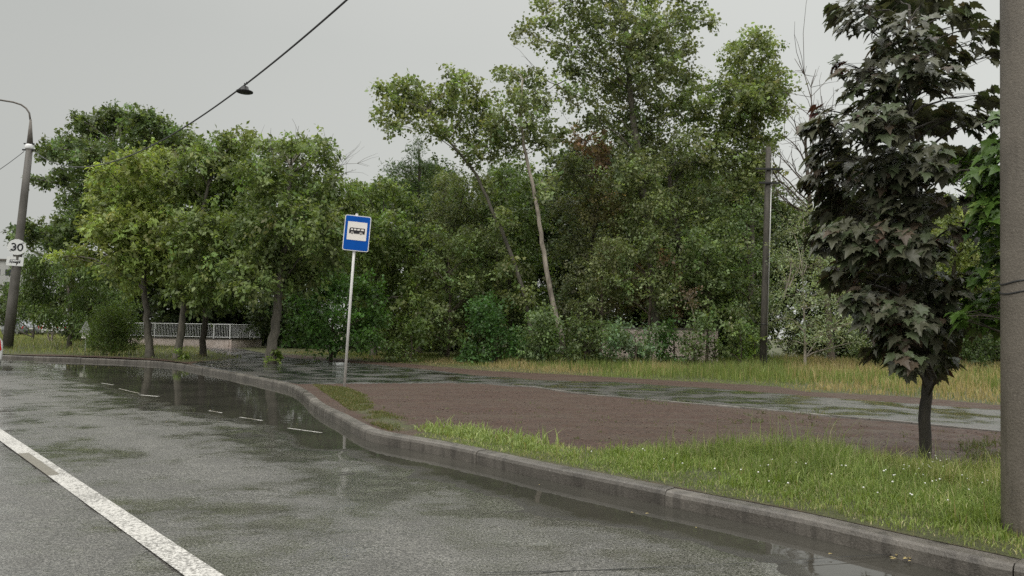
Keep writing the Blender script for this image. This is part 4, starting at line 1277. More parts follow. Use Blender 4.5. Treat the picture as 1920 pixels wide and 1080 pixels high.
tree('tree', 'mid green tree far behind the purple maple, left side', 'tree', 37, [(1640, 668), (1640, 560), (1640, 480)],
     [(1620, 440, 44), (1680, 430, 48), (1600, 500, 44), (1660, 510, 50), (1720, 500, 44), (1610, 570, 44), (1680, 580, 50), (1740, 570, 40)], 0.2, 0.17, 1.0, (0.062, 0.075, 0.03), M_BARK, seed=72, depth=1.6, droop=0.3)
tree('tree', 'olive tree far behind the purple maple, seen through its right gap', 'tree', 38, [(1790, 668), (1790, 560), (1790, 460)],
     [(1780, 400, 44), (1840, 380, 50), (1760, 450, 46), (1820, 460, 54), (1880, 440, 50), (1790, 530, 52), (1850, 540, 50), (1900, 520, 50), (1820, 600, 50), (1900, 600, 50), (1760, 600, 40)], 0.22, 0.17, 1.0, (0.085, 0.10, 0.035), M_BARK, seed=73, depth=1.8, droop=0.3)

# deep rows: shared meshes
proto_specs = []
def deep_proto(seed, col):
    g_ = random.Random(seed)
    cl = []
    for q in range(26):
        yy = g_.uniform(330, 640)
        ww = 70 - 25 * abs(yy - 480) / 160
        cl.append((960 + g_.uniform(-1, 1) * ww, yy, g_.uniform(34, 52)))
    return tree('deep_tree', 'dark tree deep in the wood, seen through gaps between the front trees', 'tree', 48, [(960, 655), (960, 540), (960, 400)], cl, 0.2, 0.24, 0.75, col, M_BARK,
                seed=seed, depth=2.2, droop=0.25, group='dark trees deep in the wood')
protos = [deep_proto(201, (0.036, 0.05, 0.02)), deep_proto(202, (0.045, 0.06, 0.022)), deep_proto(203, (0.03, 0.042, 0.018))]
def copy_tree(o):
    c = o.copy(); COL.objects.link(c)
    for ch in list(o.children):
        d = ch.copy(); COL.objects.link(d); d.parent = c
    return c
deep = [(300, 52, .9), (420, 55, .9), (560, 50, .95), (660, 50, .9), (760, 48, .95), (850, 52, 1.0), (930, 48, 1.0), (1030, 50, 1.05), (1110, 47, 1.1), (1190, 51, 1.1), (1270, 47, 1.1),
        (1340, 50, 1.0), (1420, 47, 0.95), (1520, 47, .8), (1600, 50, .8), (1690, 46, .85), (1780, 50, .9), (1870, 46, .95)]
gg = random.Random(77)
for k, (px, D, sc_) in enumerate(deep):
    o = protos[k % 3] if k < 3 else copy_tree(protos[k % 3])
    q = atd(px, 640, D)
    o.location = (q[0], q[1], zat(q)); o.rotation_euler = (0, 0, gg.uniform(0, 6.28)); o.scale = (sc_ * 1.05, sc_ * 1.05, sc_)

# ------------------------------------------------------------------ maples near the camera
LEAF2D = [(0, 0), (0.10, -0.02), (0.30, -0.10), (0.24, 0.04), (0.46, 0.10), (0.36, 0.18), (0.50, 0.36), (0.32, 0.36), (0.26, 0.44),
          (0.30, 0.62), (0.18, 0.58), (0.13, 0.72), (0.0, 1.0)]
def maple_leaves(name, P, A, Nn, S, C, parent, mat, origin):
    half = LEAF2D
    full = half + [(-x, y) for x, y in reversed(half[1:-1])]
    L = np.array(full)                                  # outline
    n = len(P)
    cen = np.array([[0, 0.32]])
    T = np.concatenate([L, cen])                        # + centre
    k = len(L)
    side = np.cross(A, Nn)
    x = T[:, 0][None, :, None]; y = T[:, 1][None, :, None]
    zz = 0.22 * np.abs(T[:, 0]) - 0.42 * (np.clip(T[:, 1] - 0.3, 0, 1)) ** 2 - 0.10 * (np.abs(T[:, 0]) > 0.4)
    zz = zz[None, :, None]
    V = P[:, None] + S[:, None, None] * (side[:, None] * x + A[:, None] * y + Nn[:, None] * zz)
    V = V.reshape(-1, 3) - origin
    tri = []
    for i in range(k): tri += [k, i, (i + 1) % k]
    q = (np.arange(n)[:, None] * (k + 1) + np.array(tri)).ravel()
    me = np_mesh(name, V, q, np.full(n * k, 3), np.repeat(C, k, axis=0))
    return link_mesh(name, me, mat, parent)

def maple(label, D, trunk, clumps, trunk_r, leaf, n_per_area, col, cols_alt, seed, depth, bark):
    g = np.random.default_rng(seed)
    b0 = atd(*trunk[0], D); b0 = np.array([b0[0], b0[1], zat(b0)])
    root = empty('maple_tree', b0, label, 'tree')
    tp = [b0 - np.array([0, 0, .1])] + [atd(px, py, D) for px, py in trunk[1:]]
    dense = []; rad = []
    k = len(tp)
    for i in range(k - 1):
        for s_ in range(5):
            t = s_ / 5; u = (i + t) / (k - 1)
            dense.append(tp[i] + (tp[i + 1] - tp[i]) * t + g.normal(0, trunk_r * 0.06, 3)); rad.append(trunk_r * (1 - 0.8 * u) * (1.25 if i == 0 and s_ == 0 else 1))
    dense.append(tp[-1]); rad.append(trunk_r * 0.2)
    mb = MB(); mb.tube([p - b0 for p in dense], rad, 10, True)
    dn = np.array(dense)
    pm = D / F
    PP = []; AA = []; NN = []; SS = []; CC = []
    for cl in clumps:
        px, py, r = cl[:3]; cc = np.array(cl[3] if len(cl) > 3 else col)
        rm = r * pm
        axis_px = np.interp(-py, [-t[1] for t in trunk], [t[0] for t in trunk])
        dz = depth * math.sqrt(max(0.05, 1 - min(1, abs(px - axis_px) / 260) ** 2))
        c = atd(px, py, D + g.uniform(-1, 1) * dz)
        i = int(np.argmin(np.abs(dn[:, 2] - (c[2] - 0.3 * np.linalg.norm((c - tp[1])[:2]) - 0.1))))
        i = max(i, 5)
        r0 = min(rad[i] * 0.6, 0.016)
        pts = limb(mb, dn[i] - b0, c - b0, r0, 0.004, g, 6, 0.10, 5)
        nl = max(5, int(2.3 * n_per_area * rm * rm * (0.62 if py < 230 else 1.0)))
        # leaves sit in whorled pairs along shoots: layered, tips hanging outwards
        d = norm(g.normal(0, 1, (nl, 3)))
        pos = c + d * rm * (0.2 + 0.95 * g.random((nl, 1)) ** 0.6) * np.array([1, 1, 0.8])
        tr = np.array([np.interp(c[2], dn[:, 2], dn[:, 0]), np.interp(c[2], dn[:, 2], dn[:, 1]), c[2]])
        outw = norm((pos - tr) * np.array([1, 1, 0.15]) + g.normal(0, 0.12, (nl, 3)))
        ax = norm(outw * 0.8 + g.normal(0, 0.45, (nl, 3)) * np.array([1, 1, .4]) + np.array([0, 0, -0.55]))
        nn = norm(np.array([0, 0, 1.0]) + outw * 0.5 + g.normal(0, 0.28, (nl, 3)))
        nn = norm(nn - ax * (nn * ax).sum(1, keepdims=True))
        PP.append(pos); AA.append(ax); NN.append(nn); SS.append(leaf * g.uniform(0.55, 1.15, nl))
        c0_ = np.tile(cc, (nl, 1)) * g.uniform(0.8, 1.25, (nl, 1))
        for (ca, pr) in cols_alt:
            kk = g.random(nl) < pr
            c0_[kk] = np.array(ca) * g.uniform(0.8, 1.2, (kk.sum(), 1))
        CC.append(c0_)
        for t in range(min(nl, 7)):
            j = int(g.integers(2, len(pts)))
            limb(mb, pts[j], pos[t] - b0, 0.004, 0.0015, g, 2, 0.05, 3)
    mb.build('trunk', bark, root, True)
    maple_leaves('crown', np.concatenate(PP), np.concatenate(AA), np.concatenate(NN), np.concatenate(SS), np.concatenate(CC), root, M_MAPLE, b0)
    return root

PUR = (0.098, 0.101, 0.066); RED = (0.085, 0.034, 0.030)
maple('young maple with dark purple-green leaves on a slim trunk in the verge', 7.7,
      [(1733, 856), (1736, 760), (1740, 690), (1735, 560), (1722, 430), (1712, 300), (1705, 160), (1705, 10)],
      [(1850, 180, 22), (1840, 230, 24), (1822, 290, 22), (1812, 370, 18), (1800, 430, 20), (1815, 520, 16), (1520, 340, 16), (1530, 440, 18), (1545, 400, 28), (1562, 450, 30), (1572, 520, 28), (1556, 350, 28), (1622, 560, 30), (1535, 300, 18), (1600, 560, 18), (1575, 20, 26), (1600, 45, 24), (1610, 5, 30), (1650, 40, 28), (1680, 5, 40), (1740, 10, 34), (1700, 60, 40), (1740, 75, 34), (1660, 95, 30), (1800, 25, 26), (1815, 45, 18), (1845, 75, 22), (1868, 55, 18), (1865, 105, 16), (1780, 105, 30),
       (1570, 118, 16, RED), (1585, 140, 14), (1630, 135, 26), (1600, 165, 22), (1700, 135, 44), (1750, 150, 40), (1660, 175, 38), (1800, 150, 16), (1610, 205, 26), (1560, 230, 26), (1535, 205, 12, RED), (1525, 240, 20), (1650, 240, 48), (1715, 225, 46), (1775, 220, 34), (1810, 215, 18), (1560, 275, 30),
       (1590, 310, 40), (1650, 320, 50), (1715, 310, 50), (1775, 300, 40), (1545, 330, 20), (1570, 375, 36), (1625, 390, 50), (1690, 395, 52), (1745, 380, 36), (1585, 440, 36), (1640, 460, 50), (1700, 470, 52), (1750, 460, 24), (1600, 505, 30), (1650, 530, 46), (1705, 545, 50), (1755, 540, 40), 
       (1640, 580, 34), (1690, 600, 44), (1745, 600, 44), (1790, 610, 34), (1665, 640, 30), (1715, 650, 40), (1765, 650, 34), (1700, 680, 22), (1745, 685, 26), (1690, 668, 20), (1780, 680, 14), (1665, 610, 34), (1640, 660, 16), (1720, 665, 34), (1755, 675, 26), (1705, 690, 14)],
      0.062, 0.165, 950, PUR, [(RED, 0.012), ((0.115, 0.088, 0.062), 0.12), ((0.088, 0.112, 0.058), 0.30)], 301, 0.75, M_BARK_DK)
GM = (0.075, 0.14, 0.025)
maple('bright green broad-leaved maple half hidden behind the concrete pole', 7.1,
      [(1990, 840), (1990, 720), (1985, 560), (1975, 400), (1960, 220)],
      [(1800, 310, 24), (1772, 328, 16), (1830, 300, 22), (1865, 345, 30), (1848, 400, 28), (1872, 455, 32), (1845, 505, 24), (1825, 560, 26), (1852, 605, 28), (1800, 592, 16), (1875, 560, 28), (1858, 270, 24), (1885, 225, 24), (1870, 320, 34), (1800, 320, 24, (0.12, 0.20, 0.03)), (1775, 330, 16, (0.12, 0.20, 0.03)), (1835, 340, 26), (1860, 380, 34), (1895, 300, 40), (1850, 430, 26), (1880, 470, 34), (1860, 520, 26), (1830, 585, 22, (0.10, 0.18, 0.03)), (1860, 570, 28, (0.10, 0.18, 0.03)), (1885, 610, 28), (1810, 600, 12), (1920, 400, 50), (1930, 520, 50), (1950, 260, 50), (1980, 330, 60), (2000, 450, 60), (2020, 560, 50), (1930, 620, 34)],
      0.07, 0.17, 420, GM, [((0.13, 0.20, 0.04), 0.12), ((0.05, 0.10, 0.02), 0.2)], 302, 0.7, M_BARK)

# ------------------------------------------------------------------ poles and signs
def frame_at(p, face_dir, lean=0.0):
    """local x right, y away from the viewer, z up; face_dir = horizontal direction from object to viewer"""
    fd = Vector((face_dir[0], face_dir[1], 0)).normalized()
    y = -fd; z = Vector((0, 0, 1)); x = y.cross(z)
    Mx = Matrix(((x.x, y.x, z.x, p[0]), (x.y, y.y, z.y, p[1]), (x.z, y.z, z.z, p[2]), (0, 0, 0, 1)))
    return Mx @ Matrix.Rotation(lean, 4, 'Y')

def rrect(w, h, r, n=6, cx=0, cz=0):
    pts = []
    for (sx, sz, a0) in ((1, 1, 0), (-1, 1, 90), (-1, -1, 180), (1, -1, 270)):
        for i in range(n + 1):
            a = R(a0 + 90 * i / n)
            pts.append((cx + sx * (w / 2 - r) + r * math.cos(a), cz + sz * (h / 2 - r) + r * math.sin(a)))
    return pts

def circ(r, n=32, cx=0, cz=0): return [(cx + r * math.cos(2 * math.pi * i / n), cz + r * math.sin(2 * math.pi * i / n)) for i in range(n)]

def bus_shapes(mb_dark, M, s, y0, y1):
    """small bus side view drawn about (0,0), width s"""
    u = s
    body = [(-0.5, -0.19), (-0.5, -0.02), (-0.46, 0.16), (-0.42, 0.19), (0.47, 0.19), (0.5, 0.16), (0.5, -0.19), (0.36, -0.19), (0.33, -0.06), (0.18, -0.06), (0.14, -0.19), (-0.19, -0.19), (-0.23, -0.06), (-0.37, -0.06), (-0.41, -0.19)]
    mb_dark.prism([(x * u, z * u) for x, z in body], M, y0, y1)

def ngon_obj(name, polys, M, y0, y1, mat, parent):
    mb = MB()
    for p in polys: mb.prism(p, M, y0, y1)
    return mb.build(name, mat, parent)

def bus_stop():
    base = at(645, 724, 0.125); base[2] = zat(base)
    D = base[1]
    top = atd(669, 402, D)
    root = empty('bus_stop_sign', base, 'blue and white bus stop sign on a slim white leaning post', 'sign')
    v = top - base
    mb = MB(); mb.tube([(0, 0, -0.2), tuple(v * 0.5), tuple(v)], 0.031, 12)
    mb.lathe([(0.033, 0), (0.033, 0.01), (0.012, 0.02)], tuple(v), 10)
    mb.build('post', M_PIPE, root, True)
    c = v * 0.905 if False else None
    pc = atd(669.0, 438.0, D)
    lean = math.atan2(v[0], v[2])
    to = np.array([0.25, 0, 0]) - pc
    Mx = frame_at(pc - base + norm(np.array([to[0], to[1], 0])) * 0.055, to, 0)
    lean = 0.064
    Mx = Mx @ Matrix.Rotation(lean, 4, 'Y')
    W, H = 0.60, 0.835
    plate = ngon_obj('sign_plate', [rrect(W, H, 0.05)], Mx, -0.0, 0.012, M_WHITE, root)
    plate['label'] = 'blue rectangular plate with white rim'
    ngon_obj('blue_field', [rrect(W - 0.036, H - 0.036, 0.036)], Mx, -0.004, -0.0005, M_BLUE, plate)
    ngon_obj('white_panel', [rrect(0.445, 0.43, 0.008, cz=0.05)], Mx, -0.008, -0.0042, M_SIGNWHITE, plate)
    s = 0.36; cz = 0.055
    mb = MB()
    Mb = Mx @ Matrix.Translation((0.0, 0, cz)) 
    bus_shapes(mb, Mb, s, -0.011, -0.0082)
    for wx in (-0.30, 0.255):
        mb.prism(circ(0.075 * s, 20, wx * s, -0.16 * s), Mb, -0.0112, -0.0082)
    bp = mb.build('bus_pictogram', M_BLACK, plate)
    wn = []
    for (a, b_) in ((-0.41, -0.27), (-0.21, -0.05), (0.01, 0.18), (0.25, 0.43)):
        if a < -0.4: wn.append([(a * s, 0.03 * s), ((a + 0.035) * s, 0.13 * s), (b_ * s, 0.13 * s), (b_ * s, 0.03 * s)][::-1])
        else: wn.append([(a * s, 0.03 * s), (a * s, 0.13 * s), (b_ * s, 0.13 * s), (b_ * s, 0.03 * s)][::-1])
    for wx in (-0.30, 0.255): wn.append(circ(0.036 * s, 16, wx * s, -0.16 * s))
    for w_ in wn: ngon_obj('window' if len(w_) == 4 else 'hub', [w_], Mb, -0.0135, -0.0114, M_SIGNWHITE, plate)
    # clamps behind the plate
    for zz in (0.25, -0.25):
        mb = MB(); q = Mx @ Vector((0, 0.045, zz)); mb.box(tuple(q), (0.05, 0.036, 0.018))
        mb.build('clamp', M_GALV, root)
bus_stop()

# big concrete pole on the right
def concrete_pole():
    base = at(1945, 1000, 0.125); base[2] = zat(base)
    D = base[1]
    r0 = 0.195
    cen0 = np.array([atd(1887, 1000, D)[0] + r0, D, base[2]])
    top_h = 9.2
    r1 = 0.135
    # left edge at y=0 sits at px 1883.5
    e = atd(1883.5, 0, D); frac = (e[2] - cen0[2]) / top_h
    rr = r0 + (r1 - r0) * frac
    dx = (e[0] + rr - cen0[0]) / (e[2] - cen0[2])
    root = empty('concrete_pole', cen0, 'thick weathered round concrete pole at the right edge beside the kerb', 'pole')
    prof = []
    mb = MB()
    pts = []; rad = []
    for i in range(24):
        t = i / 23
        z = -0.3 + (top_h + 0.3) * t
        pts.append((dx * z, 0, z)); rad.append(r0 + (r1 - r0) * max(0, z) / top_h)
    mb.tube(pts, rad, 32)
    mb.build('shaft', M_POLE, root, True)
    for (py, th, nm) in ((548, 0.012, 'crack_band'), (530, 0.010, 'crack_band')):
        e = atd(1886, py, D); z = e[2] - cen0[2]
        rz = r0 + (r1 - r0) * z / top_h
        mb = MB()
        ps = []
        for j in range(33):
            a = 2 * math.pi * j / 32
            ps.append((dx * z + (rz + 0.001) * math.cos(a), (rz + 0.001) * math.sin(a), z + 0.012 * math.sin(3 * a + py)))
        mb.tube(ps, 0.0065, 5, False)
        mb.build(nm, M_DARK, root)
    # peeling pale scar low on the shaft
    mb = MB()
    rg = random.Random(4)
    for k in range(10):
        a = R(-95 + rg.uniform(-20, 20)); z = rg.uniform(0.28, 0.75)
        rz = r0 + (r1 - r0) * z / top_h + 0.002
        w = rg.uniform(0.03, 0.08); hh = rg.uniform(0.03, 0.12)
        vs = []
        for (da, dz) in ((-w, -hh), (w * 0.7, -hh * 0.8), (w, hh * 0.6), (-w * 0.4, hh)):
            aa = a + da; vs.append((dx * z + rz * math.cos(aa), rz * math.sin(aa), z + dz))
        mb.add(vs, [(0, 1, 2, 3)])
    mb.build('flaked_patch', simple_mat('pale_flake', (0.22, 0.20, 0.185), 0.8, 0, 0.3, 40), root)
    # cable clamp high up
    mb = MB(); mb.lathe([(r1 + 0.01, -0.04), (r1 + 0.02, 0), (r1 + 0.01, 0.04)], (dx * 8.9, 0, 8.9), 20)
    mb.build('cable_clamp', M_GALV, root)
    return cen0 + np.array([dx * 8.9, 0, 8.9])
POLE_TOP = concrete_pole()

# lamp post on the left
def lamp_post():
    D = 38.0
    base = atd(14, 650, D); base[2] = zat(base)
    top = atd(55.5, 277, D)
    root = empty('lamp_post', base, 'tall leaning grey lamp post with curved arm at the left edge', 'lamp post')
    v = top - base
    mb = MB(); mb.tube([tuple(v * t) for t in (-0.03, 0.25, 0.5, 0.75, 1.0)], [0.25, 0.225, 0.2, 0.18, 0.155], 20)
    mb.build('shaft', M_POST, root, True)
    mb = MB()
    p1 = atd(56, 270, D) - base; p2 = atd(57.5, 224, D) - base
    mb.tube([tuple(p1), tuple(p1 * 0.5 + p2 * 0.5), tuple(p2)], [0.15, 0.10, 0.05], 12)
    mb.build('arm_socket', M_STEEL, root, True)
    arm = [atd(x, y, D + dd) - base for x, y, dd in ((57, 226, 0), (55, 212, 0), (49, 203, 0), (40, 196.5, -.1), (25, 191.5, -.2), (0, 187.5, -.4), (-20, 186, -.6))]
    mb = MB(); mb.tube([tuple(q) for q in arm], 0.045, 10); mb.build('arm', M_STEEL, root, True)
    h = arm[-1]
    mb = MB()
    for (sx, w, z) in ((0, 0, 0),):
        mb.tube([tuple(h + np.array([0.1, 0, 0])), tuple(h + np.array([-0.15, 0, 0.02])), tuple(h + np.array([-0.5, -0.02, 0.03])), tuple(h + np.array([-0.72, -0.03, 0.02]))], [0.06, 0.13, 0.14, 0.05], 12)
    mb.build('lamp_head', M_GALV, root, True)
    mb = MB()
    q = atd(55, 275, D) - base
    mb.lathe([(0.17, -0.14), (0.20, -0.08), (0.20, 0.06), (0.165, 0.12)], tuple(q), 16)
    mb.build('insulator', M_CERAMIC, root, True)
    mb = MB()
    q = atd(54, 281, D) - base
    mb.box(tuple(q), (0.32, 0.05, 0.035)); mb.box(tuple(q + np.array([0, 0, 0.32])), (0.26, 0.05, 0.03))
    mb.build('crossbar', M_DARK, root)
    return base, v, D
LP_BASE, LP_V, LP_D = lamp_post()

# simple stroke digits
def stroke(mb, pts, w, M, y0, y1):
    for (a, b) in zip(pts[:-1], pts[1:]):
        a = Vector((a[0], 0, a[1])); b = Vector((b[0], 0, b[1]))
        d = (b - a); L = d.length; d.normalize(); nrm = Vector((-d.z, 0, d.x)) * w / 2
        e = d * w * 0.25
        poly = [(a - e - nrm), (b + e - nrm), (b + e + nrm), (a - e + nrm)]
        mb.prism([(p.x, p.z) for p in poly], M, y0, y1)
def arc(cx, cz, rx, rz, a0, a1, n=14):
    return [(cx + rx * math.cos(R(a0 + (a1 - a0) * i / n)), cz + rz * math.sin(R(a0 + (a1 - a0) * i / n))) for i in range(n + 1)]

def speed_sign():
    def on_post(py): 
        z = atd(30, py, LP_D)[2]
        t = (z - LP_BASE[2]) / LP_V[2]
        return LP_BASE + LP_V * t
    to = norm(np.array([-LP_BASE[0], -LP_BASE[1], 0]))
    c = atd(31.5, 464, LP_D); c = c + to * 0.26
    root = empty('speed_limit_sign', c, 'round white sign with a black 30 struck through in grey', 'sign')
    lean = 0.0
    Mx = frame_at((0, 0, 0), to, 0.03)
    r = 0.405
    pl = ngon_obj('sign_plate', [circ(r, 40)], Mx, 0, 0.012, M_WHITE, root)
    mb = MB()
    for off in (0.0,):
        stroke(mb, [(-r * 0.68, -r * 0.55), (r * 0.66, r * 0.62)], 0.085, Mx, -0.004, -0.0005)
    mb.build('strike_bar', M_GREYSTRIPE, root)
    mb = MB()
    hh = 0.17
    stroke(mb, arc(-0.15, 0.082, 0.085, 0.088, 150, -90) , 0.062, Mx, -0.008, -0.0045)
    stroke(mb, arc(-0.15, -0.085, 0.098, 0.092, 90, -150), 0.062, Mx, -0.0084, -0.0045)
    stroke(mb, arc(0.145, 0, 0.10, 0.17, 0, 360, 24), 0.062, Mx, -0.008, -0.0045)
    mb.build('number', M_BLACK, root)
    mb = MB(); mb.box(tuple(-to * 0.12), (0.05, 0.12, 0.03), Mx.to_3x3()); mb.build('clamp', M_GALV, root)
    # plate below
    c = atd(28, 490.5, LP_D) + to * 0.26
    root2 = empty('exemption_plate', c, 'small white rectangular plate with struck-through bus symbol under the 30 sign', 'sign')
    Mx = frame_at((0, 0, 0), to, 0.02)
    pl = ngon_obj('sign_plate', [rrect(0.73, 0.47, 0.03)], Mx, 0, 0.012, M_WHITE, root2)
    mb = MB(); s = 0.46
    bus_shapes(mb, Mx, s, -0.004, -0.0005)
    for wx in (-0.30, 0.255): mb.prism(circ(0.075 * s, 16, wx * s, -0.16 * s), Mx, -0.0042, -0.0005)
    mb.build('bus_pictogram', M_BLACK, root2)
    wn = []
    for (a, b_) in ((-0.42, -0.27), (-0.235, -0.03), (0.005, 0.21), (0.245, 0.455)):
        wn.append([(a * s, 0.02 * s), (a * s, 0.145 * s), (b_ * s, 0.145 * s), (b_ * s, 0.02 * s)][::-1])
    for w_ in wn: ngon_obj('window', [w_], Mx, -0.0065, -0.0042, M_WHITE, root2)
    mb = MB(); stroke(mb, [(-0.24, -0.06), (0.25, 0.04)], 0.035, Mx, -0.0095, -0.007); mb.build('strike_bar', M_GREYSTRIPE, root2)
    mb = MB(); mb.box(tuple(-to * 0.12), (0.05, 0.12, 0.03), Mx.to_3x3()); mb.build('clamp', M_GALV, root2)
speed_sign()

# overhead cable with hanging lantern
def cables():
    P0 = atd(63, 283, LP_D); P1 = POLE_TOP
    def pt(t, s): return P0 + (P1 - P0) * t - np.array([0, 0, 4 * s * t * (1 - t)])
    best = None
    for s in np.linspace(0.2, 6, 120):
        ts = np.linspace(0.0, 0.95, 900)
        pr = np.array([proj(pt(t, s)) for t in ts[::3]])
        y = np.interp(457, pr[:, 0], pr[:, 1]); y2 = np.interp(180, pr[:, 0], pr[:, 1]); y3 = np.interp(640, pr[:, 0], pr[:, 1])
        e = abs(y - 162) + 0.5 * abs(y2 - 316) + 0.7 * abs(y3 - 0)
        if best is None or e < best[0]: best = (e, s, y, y2, y3)
    print('CABLE', best)
    s = best[1]
    mb = MB(); mb.tube([tuple(pt(t, s)) for t in np.linspace(0, 1, 120)], 0.02, 6)
    o = mb.build('overhead_cable', M_CABLE); tag(o, 'black cable sagging from the lamp post up across the sky', 'cable')
    ts = np.linspace(0.0, 0.95, 2000)
    xs = np.array([proj(pt(t, s))[0] for t in ts]); t = ts[int(np.argmin(np.abs(xs - 459)))]
    q = pt(t, s)
    dist = q[1]; pm = dist / F
    root = empty('hanging_lantern', q, 'flat dark street lantern hanging on the overhead cable', 'lantern')
    w = 15.5 * pm; hh = 12.5 * pm
    mb = MB()
    mb.lathe([(w * 0.18, 0.0), (w * 0.42, -hh * 0.12), (w * 0.5, -hh * 0.5), (w * 0.62, -hh * 0.66), (w * 1.0, -hh * 0.82), (w * 1.0, -hh * 0.95), (w * 0.9, -hh)], (0, 0, -2.5 * pm), 20)
    mb.build('lamp_shade', M_DARK, root, True)
    mb = MB(); mb.box((0, 0, -1.2 * pm), (1.2 * pm, 1.2 * pm, 2.4 * pm)); mb.box((3.5 * pm, 0, 3.4 * pm), (1.2 * pm, 1.2 * pm, 2.2 * pm)); mb.box((-0.6 * pm, 0, 0.8 * pm), (0.9 * pm, 0.9 * pm, 2.6 * pm))
    mb.build('hanger', M_DARK, root)
    A = atd(45, 284, LP_D); B = atd(-420, 420, 26.0)
    mb = MB(); mb.tube([tuple(A + (B - A) * t - np.array([0, 0, 4 * 1.2 * t * (1 - t)])) for t in np.linspace(0, 1, 50)], 0.016, 6)
    o = mb.build('overhead_cable', M_CABLE); tag(o, 'thin cable running down left from the lamp post', 'cable')
cables()

# wooden utility pole in the wood
def utility_pole():
    D = 30.0
    base = atd(1430, 690, D); base[2] = zat(base)
    top = atd(1441, 276, D)
    v = top - base
    root = empty('utility_pole', base, 'grey wooden utility pole at the edge of the wood', 'pole')
    mb = MB(); mb.tube([tuple(v * t) for t in (-0.03, 0.3, 0.6, 1.0)], [0.14, 0.13, 0.12, 0.105], 14)
    mb.build('shaft', M_WOOD, root, True)
    mb = MB()
    mb.tube([tuple(v * t + np.array([0.13, -0.06, 0])) for t in (0.0, 0.5, 0.97)], 0.022, 8)
    mb.build('conduit', M_GALV, root, True)
    for (py, hw) in ((318, 0.55), (344, 0.42)):
        q = atd(1440, py, D) - base
        mb = MB(); mb.box(tuple(q + np.array([0, -0.13, 0])), (hw, 0.04, 0.035))
        mb.build('crossarm', M_DARK, root)
    q = v * 0.14
    mb = MB(); mb.lathe([(0.142, -0.02), (0.15, 0), (0.142, 0.02)], tuple(v * 0.20), 14); mb.build('band', M_DARK, root)
utility_pole()

# white railing on a low pink-white wall
def railing():
    a = atd(236, 650, 50); b = atd(430, 652, 47.5); c = atd(487, 650, 51)
    z0 = zat(b)
    rootw = empty('low_wall', (b[0], b[1], z0), 'low stained pinkish white wall under the railing', 'wall')
    mb = MB()
    H = 0.5
    for (p, q) in ((a, b), (b, c)):
        d = norm(np.array([q[0] - p[0], q[1] - p[1], 0.0])); L = np.linalg.norm((q - p)[:2])
        cen = (p + q) / 2
        ang = math.atan2(d[1], d[0])
        mb.box((cen[0] - b[0], cen[1] - b[1], H / 2 - 0.1), (L / 2 - 0.01, 0.12, H / 2 + 0.1), Matrix.Rotation(ang, 3, 'Z'))
    mb.build('wall_face', M_WALLC, rootw)
    mb = MB()
    for (p, q) in ((a, b), (b, c)):
        d = norm(np.array([q[0] - p[0], q[1] - p[1], 0.0])); L = np.linalg.norm((q - p)[:2])
        cen = (p + q) / 2; ang = math.atan2(d[1], d[0])
        mb.box((cen[0] - b[0], cen[1] - b[1], H + 0.03), (L / 2 - 0.02, 0.16, 0.03), Matrix.Rotation(ang, 3, 'Z'))
    mb.build('coping', M_KERB, rootw)
    root = empty('railing', (b[0], b[1], z0 + H + 0.06), 'white metal railing of upright bars behind the left trunks', 'railing')
    HR = 0.92
    for (p, q) in ((a, b), (b, c)):
        d = norm(np.array([q[0] - p[0], q[1] - p[1], 0.0])); L = np.linalg.norm((q - p)[:2])
        f = lambda s, z: (p[0] + d[0] * s - b[0], p[1] + d[1] * s - b[1], z)
        mb = MB()
        mb.tube([f(0, HR), f(L, HR)], 0.028, 6)
        mb.tube([f(0, 0.09), f(L, 0.09)], 0.022, 6)
        mb.build('rail', M_WHITE, root)
        mb = MB(); s = 0.12
        while s < L:
            mb.tube([f(s, 0.09), f(s + 0.01, HR)], 0.011, 4, False); s += 0.125
        mb.build('bars', M_WHITE, root)
        s = 0.0
        while s < L + 0.1:
            mb = MB(); mb.tube([f(min(s, L), 0), f(min(s, L), HR + 0.02)], 0.032, 6); mb.build('post', M_WHITE, root); s += 2.35
railing()

# pale wall glimpsed through the wood
def back_wall():
    a = atd(1128, 640, 33.6); b = atd(1345, 640, 33.6)
    z0 = zat(a)
    root = empty('boundary_wall', (a[0], a[1], z0), 'pale pinkish plastered wall glimpsed through the bushes', 'wall')
    L = b[0] - a[0]
    mb = MB(); mb.box((L / 2, 0, 0.68), (L / 2, 0.1, 0.88)); mb.build('wall_face', M_WALLC, root)
    mb = MB(); mb.box((L / 2, 0, 1.60), (L / 2 + 0.05, 0.14, 0.04)); mb.build('coping', M_KERB, root)
back_wall()

# back of a triangular road sign by the bush
def tri_sign():
    D = 36
    base = atd(160, 655, D); base[2] = zat(base)
    root = empty('warning_sign', base, 'back of a grey triangular road sign beside the round bush', 'sign')
    mb = MB(); mb.tube([(0, 0, -0.1), (0, 0, 1.45)], 0.028, 8); mb.build('post', M_GALV, root)
    Mx = frame_at((0, -0.05, 1.15), -base, 0)
    ngon_obj('sign_plate', [[(-0.27, -0.24), (0.27, -0.24), (0.02, 0.32), (-0.02, 0.32)]], Mx, -0.01, 0.0, M_GALV, root)
    ngon_obj('small_plate', [rrect(0.34, 0.22, 0.02, cz=-0.4)], Mx, -0.01, 0.0, M_SIGNWHITE, root)
tri_sign()

